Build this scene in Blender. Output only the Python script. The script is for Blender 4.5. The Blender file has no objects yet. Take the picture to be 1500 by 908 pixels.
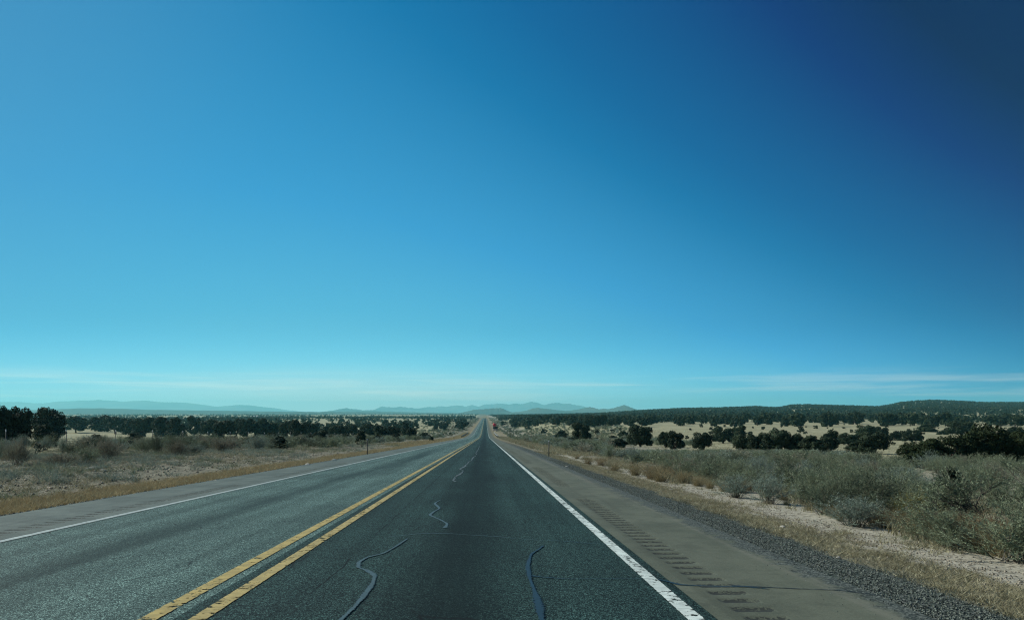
import bpy, math, random
import numpy as np
from mathutils import Vector

rnd = random.Random(11)
rng = np.random.default_rng(11)
S = bpy.context.scene
COL = S.collection
R = math.radians
EYE = 1.3
FPX, CX, CY = 1083.0, 711.0, 604.0     # used only to read distances off the photograph

# ------------------------------------------------------------------ noise / terrain
def _hash(i, j, s):
    n = (i * 374761393 + j * 668265263 + s * 1442695041) & 0xFFFFFFFF
    n = ((n ^ (n >> 13)) * 1274126177) & 0xFFFFFFFF
    return ((n ^ (n >> 16)) & 0xFFFF) / 65535.0

def vnoise(x, y, s=0):
    x = np.asarray(x, float); y = np.asarray(y, float)
    i = np.floor(x).astype(np.int64); j = np.floor(y).astype(np.int64)
    fx = x - i; fy = y - j
    fx = fx * fx * (3 - 2 * fx); fy = fy * fy * (3 - 2 * fy)
    a = _hash(i, j, s); b = _hash(i + 1, j, s); c = _hash(i, j + 1, s); d = _hash(i + 1, j + 1, s)
    return (a * (1 - fx) + b * fx) * (1 - fy) + (c * (1 - fx) + d * fx) * fy

def fbm(x, y, s=0, o=4):
    t = 0; amp = .5
    for k in range(o):
        t = t + amp * (vnoise(x, y, s + k) - .5); x = x * 2.03; y = y * 2.03; amp *= .5
    return t

def sst(a, b, v):
    t = np.clip((np.asarray(v, float) - a) / (b - a), 0, 1)
    return t * t * (3 - 2 * t)

# road height along its length: 3 % downhill, a sag at 230-440 m, then nearly level to a crest
_py = np.concatenate([np.arange(-200, 2000, 5.0), [2500, 4000, 8000, 12000, 18000, 60000]])
_gr = np.interp(_py, [-200, 232, 440, 1650, 1750, 2000], [-.0295, -.0295, -.0012, -.0012, -.008, -.008])
_pz = np.concatenate([[0], np.cumsum((_gr[1:] + _gr[:-1]) / 2 * np.diff(_py))])
_pz -= np.interp(0, _py, _pz)
_n = len(_py) - 6
_pz[_n:] = [-12.5, -11.0, -10.0, -8.5, -3.0, 0.0]

def prof(y):
    return np.interp(y, _py, _pz)

def ground(x, y):
    x = np.asarray(x, float); y = np.asarray(y, float)
    p = prof(y)
    ax = np.abs(x)
    dist = np.hypot(x, y)
    dl = np.interp(-x, [7.5, 7.64, 8.6, 10, 14, 30, 60], [-.05, -.006, -.12, -.12, .04, .1, .1])
    zl = p + dl
    dr = np.interp(x, [3.0, 3.1, 4.1, 5.5, 9, 18], [-.05, -.006, -.09, -.24, -.4, -.5])
    T = p - .9
    T = np.where(T > -6.2, T, -6.2) * sst(0, 1, 1) + 0
    T = -6.2 + np.log1p(np.exp(np.clip((p - .9 + 6.2) * 3, -60, 60))) / 3
    w = sst(18, 55, x)
    zr = (p + dr) * (1 - w) + T * w
    u = x / np.maximum(y, 1.0)
    ZT = np.interp(u, [0, .08, .15, .221, .267, .313, .350, .368, .382, .396, .405, .413, .433, .498, .530, .544, .562, .581, .604, .636, .673, .7285, 1.2, 2],
                   [-11, -9, -4, 6, 11, 13.5, 16.5, 18, 15.2, 14.6, 18, 22.5, 23.5, 19.5, 17.5, 21.5, 31, 34.5, 37.5, 35, 30.5, 30, 20, 10])
    zr = zr + (ZT - zr) * sst(420, 2500, y)
    zr = zr + (np.minimum(prof(np.maximum(y, 3000)), 0) - 3 - zr) * sst(2900, 4600, y)
    z = np.where(x < -2, zl, zr)
    inroad = (x > -7.5) & (x < 3.0)
    a1 = sst(3.6, 6.5, np.where(x > 0, x - .5, -x - 4.5))
    z = z + a1 * np.where(x < 0, .26, .10) * fbm(x * .9, y * .9, 1, 3)
    a2 = sst(6, 26, np.where(x > 0, x, -x - 5))
    z = z + a2 * .55 * fbm(x * .07, y * .07, 5, 3)
    z = z + 3.0 * sst(120, 500, dist) * sst(40, 200, ax) * fbm(x * .006, y * .006, 9, 3)
    return np.where(inroad, p - .05, z)

def gz(x, y):
    return float(ground(np.array([x]), np.array([y]))[0])

def at(px, py):
    """where the sight line through that point of the photograph meets the ground"""
    ys = np.concatenate([np.arange(3, 60, .25), np.arange(60, 400, 1.0), np.arange(400, 6000, 8.0)])
    xs = (px - CX) / FPX * ys
    d = EYE - (py - CY) / FPX * ys - ground(xs, ys)
    k = np.argmax(d <= 0)
    if d[k] > 0: k = len(ys) - 1
    return float(xs[k]), float(ys[k])

def px_of(x, y, z):
    return CX + FPX * x / y, CY - FPX * (z - EYE) / y

# ------------------------------------------------------------------ object helpers
def tag(o, label=None, cat=None, group=None, kind=None):
    if label: o['label'] = label
    if cat: o['category'] = cat
    if group: o['group'] = group
    if kind: o['kind'] = kind
    return o

def empty(name, loc, rz=0, sc=(1, 1, 1)):
    o = bpy.data.objects.new(name, None); COL.objects.link(o)
    o.location = loc; o.rotation_euler = (0, 0, rz); o.scale = sc
    o.empty_display_size = .1
    return o

def link(name, me, parent=None):
    o = bpy.data.objects.new(name, me); COL.objects.link(o)
    if parent: o.parent = parent
    return o

def mesh_np(name, V, Fc, m, smooth=False, mats=None, mi=None):
    """V (n,3); Fc: list of (k,c) index arrays (tri and/or quad blocks)"""
    if not isinstance(Fc, list): Fc = [Fc]
    me = bpy.data.meshes.new(name)
    V = np.asarray(V, np.float32)
    me.vertices.add(len(V)); me.vertices.foreach_set('co', V.ravel())
    loops = np.concatenate([f.ravel() for f in Fc]).astype(np.int32)
    tot = np.concatenate([np.full(len(f), f.shape[1]) for f in Fc]).astype(np.int32)
    st = np.concatenate([[0], np.cumsum(tot)[:-1]]).astype(np.int32)
    me.loops.add(len(loops)); me.loops.foreach_set('vertex_index', loops)
    me.polygons.add(len(tot)); me.polygons.foreach_set('loop_start', st); me.polygons.foreach_set('loop_total', tot)
    if smooth: me.polygons.foreach_set('use_smooth', np.ones(len(tot), bool))
    me.update(calc_edges=True)
    if m: me.materials.append(m)
    return me

class MB:
    def __init__(s): s.v = []; s.t = []; s.q = []; s.n = 0
    def add(s, V, Fc):
        V = np.asarray(V, float).reshape(-1, 3); Fc = np.asarray(Fc, int)
        (s.t if Fc.shape[1] == 3 else s.q).append(Fc + s.n); s.v.append(V); s.n += len(V)
    def box(s, c, d, rz=0):
        c = np.array(c); d = np.array(d) / 2
        P = np.array([[sx, sy, sz] for sx in (-1, 1) for sy in (-1, 1) for sz in (-1, 1)]) * d
        ca, sa = math.cos(rz), math.sin(rz)
        P = np.c_[P[:, 0] * ca - P[:, 1] * sa, P[:, 0] * sa + P[:, 1] * ca, P[:, 2]] + c
        s.add(P, [[0, 1, 3, 2], [4, 6, 7, 5], [0, 4, 5, 1], [2, 3, 7, 6], [0, 2, 6, 4], [1, 5, 7, 3]])
    def tube(s, pts, rad, n=6):
        pts = np.asarray(pts, float); rad = np.broadcast_to(rad, (len(pts),))
        rings = []
        for i, p in enumerate(pts):
            t = pts[min(i + 1, len(pts) - 1)] - pts[max(i - 1, 0)]
            t = t / (np.linalg.norm(t) + 1e-9)
            a = np.cross(t, [0, 0, 1.0]) if abs(t[2]) < .9 else np.cross(t, [1.0, 0, 0])
            a /= np.linalg.norm(a); b = np.cross(t, a)
            th = np.arange(n) * 2 * math.pi / n
            rings.append(p + rad[i] * (np.cos(th)[:, None] * a + np.sin(th)[:, None] * b))
        V = np.concatenate(rings); Fq = []
        for i in range(len(pts) - 1):
            for k in range(n):
                Fq.append([i * n + k, i * n + (k + 1) % n, (i + 1) * n + (k + 1) % n, (i + 1) * n + k])
        base = s.n
        s.add(V, Fq)
        top = pts[-1]
        e = (len(pts) - 1) * n
        s.v.append(top[None]); ti = s.n; s.n += 1
        s.t.append(np.array([[base + e + k, base + e + (k + 1) % n, ti] for k in range(n)]))
    def mesh(s, name, m, smooth=False):
        F_ = []
        if s.t: F_.append(np.concatenate(s.t))
        if s.q: F_.append(np.concatenate(s.q))
        return mesh_np(name, np.concatenate(s.v), F_, m, smooth)

def rdir(n, g=rng):
    d = g.normal(size=(n, 3)); return d / np.linalg.norm(d, axis=1, keepdims=True)

def quads(c, nrm, w, h, g=rng):
    """little quads centred on c facing nrm"""
    a = np.cross(nrm, rdir(len(c), g)); a /= np.linalg.norm(a, axis=1, keepdims=True) + 1e-9
    b = np.cross(nrm, a)
    w = np.broadcast_to(w, (len(c),))[:, None]; h = np.broadcast_to(h, (len(c),))[:, None]
    V = np.stack([c - a * w - b * h, c + a * w - b * h * .6, c + a * w * .7 + b * h, c - a * w * .8 + b * h * .8], 1).reshape(-1, 3)
    return V, np.arange(len(V)).reshape(-1, 4)

def blades(base, tip, w, g=rng):
    """thin triangles from base to tip"""
    d = tip - base
    s_ = np.cross(d, rdir(len(base), g)); s_ /= np.linalg.norm(s_, axis=1, keepdims=True) + 1e-9
    w = np.broadcast_to(w, (len(base),))[:, None]
    V = np.stack([base - s_ * w, base + s_ * w, tip], 1).reshape(-1, 3)
    return V, np.arange(len(V)).reshape(-1, 3)

# ------------------------------------------------------------------ material helpers
class NT:
    def __init__(s, nt): s.t = nt
    def n(s, typ, ins=None, **kw):
        nd = s.t.nodes.new(typ)
        for k, v in kw.items(): setattr(nd, k, v)
        for k, v in (ins or {}).items(): s.put(nd.inputs[k], v)
        return nd
    def put(s, sock, v):
        if isinstance(v, bpy.types.NodeSocket): s.t.links.new(v, sock)
        elif isinstance(v, bpy.types.Node): s.t.links.new(v.outputs[0], sock)
        else:
            if sock.type == 'RGBA' and len(v) == 3: v = (*v, 1)
            sock.default_value = v
    def m(s, op, a, b=0.0, c=None, clamp=False):
        ins = {0: a, 1: b}
        if c is not None: ins[2] = c
        return s.n('ShaderNodeMath', ins, operation=op, use_clamp=clamp).outputs[0]
    def mix(s, f, a, b):
        nd = s.n('ShaderNodeMix', None, data_type='RGBA')
        s.put(nd.inputs[0], f); s.put(nd.inputs[6], a); s.put(nd.inputs[7], b)
        return nd.outputs[2]
    def noise(s, sc, det=3, vec=None, rough=.55, dist=0):
        ins = {'Scale': sc, 'Detail': det, 'Roughness': rough, 'Distortion': dist}
        if vec is not None: ins['Vector'] = vec
        return s.n('ShaderNodeTexNoise', ins).outputs[0]
    def vor(s, sc, vec=None, feature='F1', out='Color', rnd_=1):
        ins = {'Scale': sc, 'Randomness': rnd_}
        if vec is not None: ins['Vector'] = vec
        return s.n('ShaderNodeTexVoronoi', ins, feature=feature).outputs[out]
    def ss(s, a, b, v):
        return s.n('ShaderNodeMapRange', {0: v, 1: a, 2: b, 3: 0.0, 4: 1.0}, interpolation_type='SMOOTHSTEP').outputs[0]
    def sep(s, v):
        return s.n('ShaderNodeSeparateXYZ', {0: v}).outputs
    def gray(s, c):
        return s.n('ShaderNodeSeparateColor', {0: c}).outputs[0]

def material(name, rough=.9, spec=.3):
    m = bpy.data.materials.new(name); m.use_nodes = True
    b = m.node_tree.nodes['Principled BSDF']
    b.inputs['Roughness'].default_value = rough
    b.inputs['Specular IOR Level'].default_value = spec
    return m, NT(m.node_tree), b

def plain(name, col, rough=.8, spec=.3, var=.35, scale=6, metal=0):
    m, t, b = material(name, rough, spec)
    co = t.n('ShaderNodeTexCoord').outputs['Object']
    f = t.noise(scale, 3, co)
    t.put(b.inputs['Base Color'], t.mix(f, tuple(c * (1 - var) for c in col), tuple(min(1, c * (1 + var)) for c in col)))
    b.inputs['Metallic'].default_value = metal
    return m

def foliage(name, cols, transl=.15, rough=.75, scale=3.0, rand=.5):
    """leaf material: colour varies from plant to plant and clump to clump"""
    m, t, b = material(name, rough, .15)
    co = t.n('ShaderNodeTexCoord').outputs['Object']
    oi = t.n('ShaderNodeObjectInfo').outputs['Random']
    f = t.noise(scale, 2, co)
    f = t.m('ADD', t.m('MULTIPLY', t.m('SUBTRACT', f, .5), 1.8), t.m('MULTIPLY_ADD', oi, rand, .5 - rand / 2), clamp=True)
    c = t.mix(f, cols[0], cols[1])
    if len(cols) > 2:
        g = t.noise(scale * 9, 1, co)
        c = t.mix(t.ss(.56, .7, g), c, cols[2])
    t.put(b.inputs['Base Color'], c)
    if transl:
        out = t.t.nodes['Material Output']
        tr = t.n('ShaderNodeBsdfTranslucent', {'Color': c})
        mx = t.n('ShaderNodeMixShader', {0: transl, 1: b.outputs[0], 2: tr.outputs[0]})
        t.put(out.inputs[0], mx.outputs[0])
    return m

def P(t):
    return t.n('ShaderNodeNewGeometry').outputs['Position']

# ------------------------------------------------------------------ materials of the setting
def m_asphalt(name, dark, light, left):
    m, t, b = material(name, .75 if left else .85, .12)
    p = P(t); x, y, z = t.sep(p)
    cell = t.gray(t.vor(95, p))
    agg = t.m('POWER', cell, 3.0)
    c = t.mix(agg, dark, light)
    # bright chips of stone
    ch = t.gray(t.vor(150, p)); c = t.mix(t.m('MULTIPLY', t.ss(.86, .95, ch), .85), c, tuple(v * 2.6 for v in light))
    bl = t.noise(.55, 4, p); c = t.mix(t.ss(.3, .75, bl), t.mix(.32, c, (0.01, .014, .015)), c)
    # streaks along the driving direction
    mp = t.n('ShaderNodeMapping', {0: p, 3: (2.2, .035, 1)}).outputs[0]
    st = t.noise(1.4, 4, mp)
    c = t.mix(t.m('MULTIPLY', t.ss(.42, .66, st), .32), c, tuple(v * .45 for v in dark))
    wob = t.m('MULTIPLY', t.m('SUBTRACT', t.noise(.25, 3, p), .5), .9)
    if left:    # oil line down the middle of the lane
        d = t.m('ABSOLUTE', t.m('ADD', t.m('ADD', x, 4.05), wob))
        f = t.m('MULTIPLY', t.m('SUBTRACT', 1.0, t.ss(.1, .75, d)), t.ss(.3, .6, t.noise(.4, 3, mp)))
        c = t.mix(t.m('MULTIPLY', f, .75), c, tuple(v * .55 for v in dark))
    else:
        d = t.m('ABSOLUTE', t.m('ADD', t.m('ADD', x, .25), wob))
        f = t.m('SUBTRACT', 1.0, t.ss(.15, .8, d))
        c = t.mix(t.m('MULTIPLY', f, .6), c, tuple(v * .5 for v in dark))
        # long construction joint
        jw = t.m('MULTIPLY', t.m('SUBTRACT', t.noise(1.8, 4, p), .5), .12)
        d = t.m('ABSOLUTE', t.m('ADD', t.m('ADD', x, 1.42), jw))
        j = t.m('MULTIPLY', t.m('SUBTRACT', 1.0, t.ss(.004, .012, d)), t.ss(.42, .5, t.noise(.8, 2, p)))
        c = t.mix(t.m('MULTIPLY', j, .85), c, (.004, .006, .006))
    # hairline cracks
    wp = t.n('ShaderNodeVectorMath', {0: p, 1: t.n('ShaderNodeVectorMath', {0: t.n('ShaderNodeTexNoise', {'Scale': 2.5, 'Detail': 4, 'Vector': p}).outputs['Color'], 1: (.35, .35, 0)}, operation='MULTIPLY').outputs[0]}, operation='ADD').outputs[0]
    ed = t.vor(.7, wp, 'DISTANCE_TO_EDGE', 'Distance')
    cr = t.m('MULTIPLY', t.m('SUBTRACT', 1.0, t.ss(.003, .008, ed)), t.ss(.5, .58, t.noise(.35, 2, p)))
    c = t.mix(t.m('MULTIPLY', cr, .7), c, (.005, .006, .006))
    t.put(b.inputs['Base Color'], c)
    bp = t.n('ShaderNodeBump', {'Height': t.vor(95, p, 'F1', 'Distance'), 'Strength': .6, 'Distance': .006})
    t.put(b.inputs['Normal'], bp.outputs[0])
    return m

def m_shoulder(name, a, c2):
    m, t, b = material(name, .85, .3)
    p = P(t); x, y, z = t.sep(p)
    c = t.mix(t.ss(.3, .7, t.noise(.9, 5, p)), a, c2)
    fine = t.gray(t.vor(140, p)); c = t.mix(t.m('MULTIPLY', t.m('POWER', fine, 2.0), .45), c, tuple(v * 1.5 for v in c2))
    c = t.mix(t.m('MULTIPLY', t.ss(.55, .75, t.noise(35, 2, p)), .35), c, tuple(v * .5 for v in a))
    mp = t.n('ShaderNodeMapping', {0: p, 3: (3.0, .05, 1)}).outputs[0]
    c = t.mix(t.m('MULTIPLY', t.ss(.5, .7, t.noise(1.5, 4, mp)), .4), c, tuple(v * .7 for v in a))
    if len(name) and 'right' in name:
        c = t.mix(t.m('MULTIPLY', t.m('MULTIPLY', t.ss(2.6, 2.9, x), t.ss(.4, .6, t.noise(1.6, 5, mp))), .35), c, (.20, .195, .155))
    c = t.mix(t.m('MULTIPLY', t.ss(.45, .7, t.noise(2.6, 6, p, .7)), .45), c, tuple(v * .62 for v in a))
    # scattered dark specks
    sp = t.vor(5, p, 'F1', 'Distance'); c = t.mix(t.m('MULTIPLY', t.m('SUBTRACT', 1.0, t.ss(.03, .06, sp)), .8), c, (.02, .022, .02))
    if 'right' in name:
        xe = t.m('ADD', x, t.m('MULTIPLY', t.m('SUBTRACT', t.noise(3.2, 5, p, .7), .5), .9))
        gv = t.mix(t.m('POWER', t.gray(t.vor(70, p)), 2.2), (.016, .024, .02), (.17, .19, .16))
        c = t.mix(t.ss(2.86, 3.04, xe), c, gv)
    # milled grooves are coloured darker than the shoulder, with ragged edges
    at_ = t.n('ShaderNodeAttribute', attribute_name='groove').outputs['Fac']
    gn = t.ss(.38, .62, t.m('ADD', at_, t.m('MULTIPLY', t.m('SUBTRACT', t.gray(t.vor(52, p)), .5), 1.25)))
    gn = t.m('MULTIPLY', gn, t.ss(.02, .2, at_))
    c = t.mix(t.m('MULTIPLY', gn, .8), c, (.018, .022, .02))
    t.put(b.inputs['Base Color'], c)
    bp = t.n('ShaderNodeBump', {'Height': fine, 'Strength': .35, 'Distance': .004})
    t.put(b.inputs['Normal'], bp.outputs[0])
    return m

def m_paint(name, col, xc, hw, wear=.5, jit=.02):
    m, t, b = material(name, .6, .4)
    p = P(t); x, y, z = t.sep(p)
    c = t.mix(t.ss(.35, .7, t.noise(7, 5, p)), tuple(v * .72 for v in col), col)
    mp = t.n('ShaderNodeMapping', {0: p, 3: (.6, 2.2, 1)}).outputs[0]
    c = t.mix(t.m('MULTIPLY', t.ss(.52, .68, t.noise(14, 4, mp)), .4), c, tuple(v * .45 for v in col))
    t.put(b.inputs['Base Color'], c)
    d = t.m('ABSOLUTE', t.m('SUBTRACT', x, xc))
    edge = t.m('ADD', t.m('DIVIDE', d, hw), t.m('MULTIPLY', t.m('SUBTRACT', t.noise(22, 4, p), .5), jit * 20))
    out1 = t.ss(.92, .98, edge)
    big = t.ss(.35, .65, t.noise(.22, 2, p))
    mp2 = t.n('ShaderNodeMapping', {0: p, 3: (1, 1.3, 1)}).outputs[0]
    chip = t.ss(.685 - .14 * wear, .705 - .14 * wear, t.m('ADD', t.noise(9, 6, mp2, .65), t.m('MULTIPLY', big, .10 * wear)))
    wp = t.n('ShaderNodeVectorMath', {0: mp2, 1: t.n('ShaderNodeTexNoise', {'Scale': 6.0, 'Detail': 3, 'Vector': p}).outputs['Color']}, operation='ADD').outputs[0]
    crk = t.m('MULTIPLY', t.m('SUBTRACT', 1.0, t.ss(.012, .03, t.vor(1.7, wp, 'DISTANCE_TO_EDGE', 'Distance'))), t.m('MULTIPLY', t.ss(.45, .55, t.noise(.6, 2, p)), wear))
    hole = t.m('MAXIMUM', t.m('MAXIMUM', out1, chip), crk, clamp=True)
    tr = t.n('ShaderNodeBsdfTransparent')
    mx = t.n('ShaderNodeMixShader', {0: hole, 1: b.outputs[0], 2: tr.outputs[0]})
    t.put(t.t.nodes['Material Output'].inputs[0], mx.outputs[0])
    return m

def m_ground():
    m, t, b = material('ground_earth', .95, .1)
    p = P(t); x, y, z = t.sep(p)
    ax = t.m('ABSOLUTE', x)
    nA = t.m('SUBTRACT', t.noise(.9, 5, p), .5)
    xw = t.m('ADD', x, t.m('MULTIPLY', nA, 1.3))
    g1 = t.gray(t.vor(38, p)); g2 = t.gray(t.vor(11, p))
    soil = t.mix(t.noise(3.5, 6, p), (.24, .225, .17), (.52, .495, .385))
    soil = t.mix(t.m('MULTIPLY', t.m('POWER', g1, 3.0), .7), soil, (0.452, 0.421, 0.335))
    soil = t.mix(t.m('MULTIPLY', t.ss(.52, .62, t.noise(9, 4, p)), .6), soil, (0.078, 0.0686, 0.0468))
    straw = t.mix(t.noise(6, 6, p), (.15, .14, .09), (.29, .27, .18))
    straw = t.mix(t.m('MULTIPLY', t.ss(.5, .65, t.noise(14, 5, p)), .55), straw, (0.101, 0.0858, 0.0468))
    orange = t.mix(t.noise(5, 6, p), (.13, .115, .072), (.27, .24, .155))
    orange = t.mix(t.m('MULTIPLY', t.ss(.5, .62, t.noise(12, 5, p)), .5), orange, (0.078, 0.0546, 0.0273))
    rocky = t.mix(t.noise(2.2, 7, p), (.10, .098, .068), (.31, .30, .215))
    rocky = t.mix(t.m('MULTIPLY', t.m('POWER', g2, 4.0), .55), rocky, (0.374, 0.335, 0.265))
    rocky = t.mix(t.m('MULTIPLY', t.ss(.48, .62, t.noise(4.5, 5, p)), .7), rocky, (0.0585, 0.0562, 0.0351))
    gravel = t.mix(t.m('POWER', t.gray(t.vor(55, p)), 2.0), (.022, .032, .027), (.12, .145, .12))
    gravel = t.mix(t.m('MULTIPLY', t.ss(.86, .95, t.gray(t.vor(70, p))), .8), gravel, (0.328, 0.328, 0.296))
    # pale dry field
    big = t.noise(.02, 4, p)
    field = t.mix(t.noise(.35, 6, p), (.255, .245, .148), (.41, .39, .245))
    field = t.mix(t.m('MULTIPLY', t.ss(.5, .66, t.noise(.9, 5, p)), .55), field, (0.117, 0.113, 0.0663))
    field = t.mix(t.m('MULTIPLY', t.ss(.45, .65, big), .35), field, (0.172, 0.164, 0.0975))
    # grassland with brush further out, and distant wooded country
    far = t.ss(2600.0, 5200.0, y)
    farc = t.mix(t.ss(.42, .6, t.noise(.0016, 5, p)), (0.039, 0.0468, 0.0328), (0.156, 0.148, 0.0936))
    # right side bands
    c = t.mix(t.ss(3.95, 4.2, xw), gravel, straw)
    c = t.mix(t.ss(4.75, 5.2, xw), c, soil)
    c = t.mix(t.ss(6.6, 8.0, xw), c, t.mix(.5, rocky, soil))
    c = t.mix(t.ss(17.0, 34.0, t.m('ADD', x, t.m('MULTIPLY', nA, 12.0))), c, field)
    # left side bands
    cl = t.mix(t.ss(-8.15, -8.0, xw), orange, gravel)
    cl = t.mix(t.ss(-9.6, -10.6, xw), cl, rocky)
    cl = t.mix(t.ss(-21.0, -34.0, t.m('ADD', x, t.m('MULTIPLY', nA, 10.0))), cl, field)
    c = t.mix(t.ss(-2.5, -2.0, x), cl, c)
    # the roadside strip far down the road is straw on both sides
    c = t.mix(t.m('MULTIPLY', t.ss(60.0, 160.0, y), t.m('MULTIPLY', t.m('SUBTRACT', 1.0, t.ss(10.0, 12.5, ax)), .8)), c, t.mix(t.noise(.6, 4, p), (.17, .145, .085), (.28, .245, .15)))
    c = t.mix(far, c, farc)
    t.put(b.inputs['Base Color'], c)
    h = t.m('ADD', t.noise(7, 6, p), t.m('MULTIPLY', g1, .25))
    bp = t.n('ShaderNodeBump', {'Height': h, 'Strength': .8, 'Distance': .05})
    t.put(b.inputs['Normal'], bp.outputs[0])
    return m

def m_hill(name, a, c2, scale):
    m, t, b = material(name, .95, .05)
    p = P(t)
    t.put(b.inputs['Base Color'], t.mix(t.ss(.38, .62, t.noise(scale, 6, p)), a, c2))
    return m

# ------------------------------------------------------------------ ground, road
ys = np.concatenate([np.arange(-90, -4, 6.0), np.arange(-4, 60, .34)])
yy = [60.0]
while yy[-1] < 22300: yy.append(yy[-1] * 1.0135 + .0)
ys = np.concatenate([ys, yy])
uu = np.linspace(-math.asinh(22500 / 2.2), math.asinh(22500 / 2.2), 450)
xs = 2.2 * np.sinh(uu)
xs = np.concatenate([xs[np.abs(xs) < 180], np.arange(180, 2500, 20.0), -np.arange(180, 1800, 40.0), xs[(xs > 2500) | (xs < -1800)]])
xs = np.unique(np.concatenate([xs, [-8.6, -7.9, -7.78, -7.66, -7.6, -7.5, 3.0, 3.08, 3.14, 3.2, 3.3, 4.1]]))
XX, YY = np.meshgrid(xs, ys)
ZZ = ground(XX, YY)
def grid_mesh(name, XX, YY, ZZ, m, smooth=True):
    h, w = XX.shape
    i = np.arange(h * w).reshape(h, w)
    Fq = np.stack([i[:-1, :-1], i[:-1, 1:], i[1:, 1:], i[1:, :-1]], -1).reshape(-1, 4)
    return mesh_np(name, np.stack([XX, YY, ZZ], -1).reshape(-1, 3), Fq, m, smooth)
M_ground = m_ground()
tag(link('ground', grid_mesh('ground', XX, YY, ZZ, M_ground)), kind='structure')

ROAD_END = 1800.0
yr = ys[(ys >= -90) & (ys <= ROAD_END)]
def strip(name, x0, x1, m, lift, kind='structure', y0=-90, y1=ROAD_END, nx=2):
    q = yr[(yr >= y0) & (yr <= y1)]
    X, Y = np.meshgrid(np.linspace(x0, x1, nx), q)
    o = link(name, grid_mesh(name, X, Y, prof(Y) + lift, m))
    if kind: tag(o, kind=kind)
    return o
M_left = m_asphalt('asphalt_old_lane', (.022, .048, .041), (.205, .315, .27), True)
M_right = m_asphalt('asphalt_new_lane', (.003, .012, .0115), (.060, .122, .106), False)
strip('road', -5.98, -2.2, M_left, 0)
strip('road', -2.2, 1.66, M_right, 0)
M_shl = m_shoulder('shoulder_left_grey', (.066, .090, .076), (.112, .142, .12))
M_shr = m_shoulder('shoulder_right_tan', (.068, .079, .053), (.112, .124, .086))

def shoulder(name, x0, xa, xb, x1, m, groups, y0, y1, skew):
    """a shoulder whose rumble band (xa..xb) is milled into it as real grooves"""
    A = (x0, xa, xb, x1)
    V = []; Fq = []; G = []; n = 0
    def add(X, Y, Z, g):
        nonlocal n
        h, w = X.shape; i = np.arange(h * w).reshape(h, w) + n
        Fq.append(np.stack([i[:-1, :-1], i[:-1, 1:], i[1:, 1:], i[1:, :-1]], -1).reshape(-1, 4))
        V.append(np.stack([X, Y, Z], -1).reshape(-1, 3)); G.append(g.ravel()); n += h * w
    for a, b_ in ((x0, xa), (xb, x1)):
        X, Y = np.meshgrid([a, b_], yr); add(X, Y, prof(Y) + .004, np.zeros_like(X))
    q = np.concatenate([yr[yr < y0], np.arange(y0, y1, .025), yr[yr > y1]])
    X, Y = np.meshgrid([xa, xa + .05, (xa + xb) / 2, xb - .05, xb], q)
    g = np.zeros_like(X)
    per = .285
    for (ga, gb) in groups:
        g = np.maximum(g, ((Y > ga) & (Y < gb)) * np.clip(np.sin((Y + skew * X) / per * 2 * math.pi) * 1.5 + .1, 0, 1))
    g[:, 0] = 0; g[:, -1] = 0
    add(X, Y, prof(Y) + .004 - .012 * g, g)
    me = mesh_np(name, np.concatenate(V), np.concatenate(Fq), m, True)
    at_ = me.attributes.new('groove', 'FLOAT', 'POINT'); at_.data.foreach_set('value', np.concatenate(G).astype(np.float32))
    tag(link(name, me), kind='structure')
grs = [(-2, 14.9), (18.3, 29.6), (33, 44.4), (48, 59), (63, 74), (78, 89)]
shoulder('road_shoulder', 1.63, 1.82, 2.15, 3.16, M_shr, grs, 2, 92, 0.0)
shoulder('road_shoulder', -7.7, -6.52, -6.2, -5.96, M_shl, [(2, 19.0), (22.5, 34), (38, 49), (53, 64), (68, 79)], 2, 82, 0.0)

WH = (.68, .76, .68); YE = (.48, .365, .115)
strip('road_marking', 1.41, 1.55, m_paint('white_edge_paint', WH, 1.48, .062, .62, .018), .006)
strip('road_marking', -5.95, -5.81, m_paint('white_far_paint', (.46, .52, .47), -5.88, .06, .2, .01), .006)
strip('road_marking', -2.09, -1.95, m_paint('yellow_near_paint', YE, -2.02, .064, .6, .016), .006)
strip('road_marking', -2.445, -2.295, m_paint('yellow_far_paint', (.50, .375, .105), -2.37, .068, .6, .016), .006)

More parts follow.
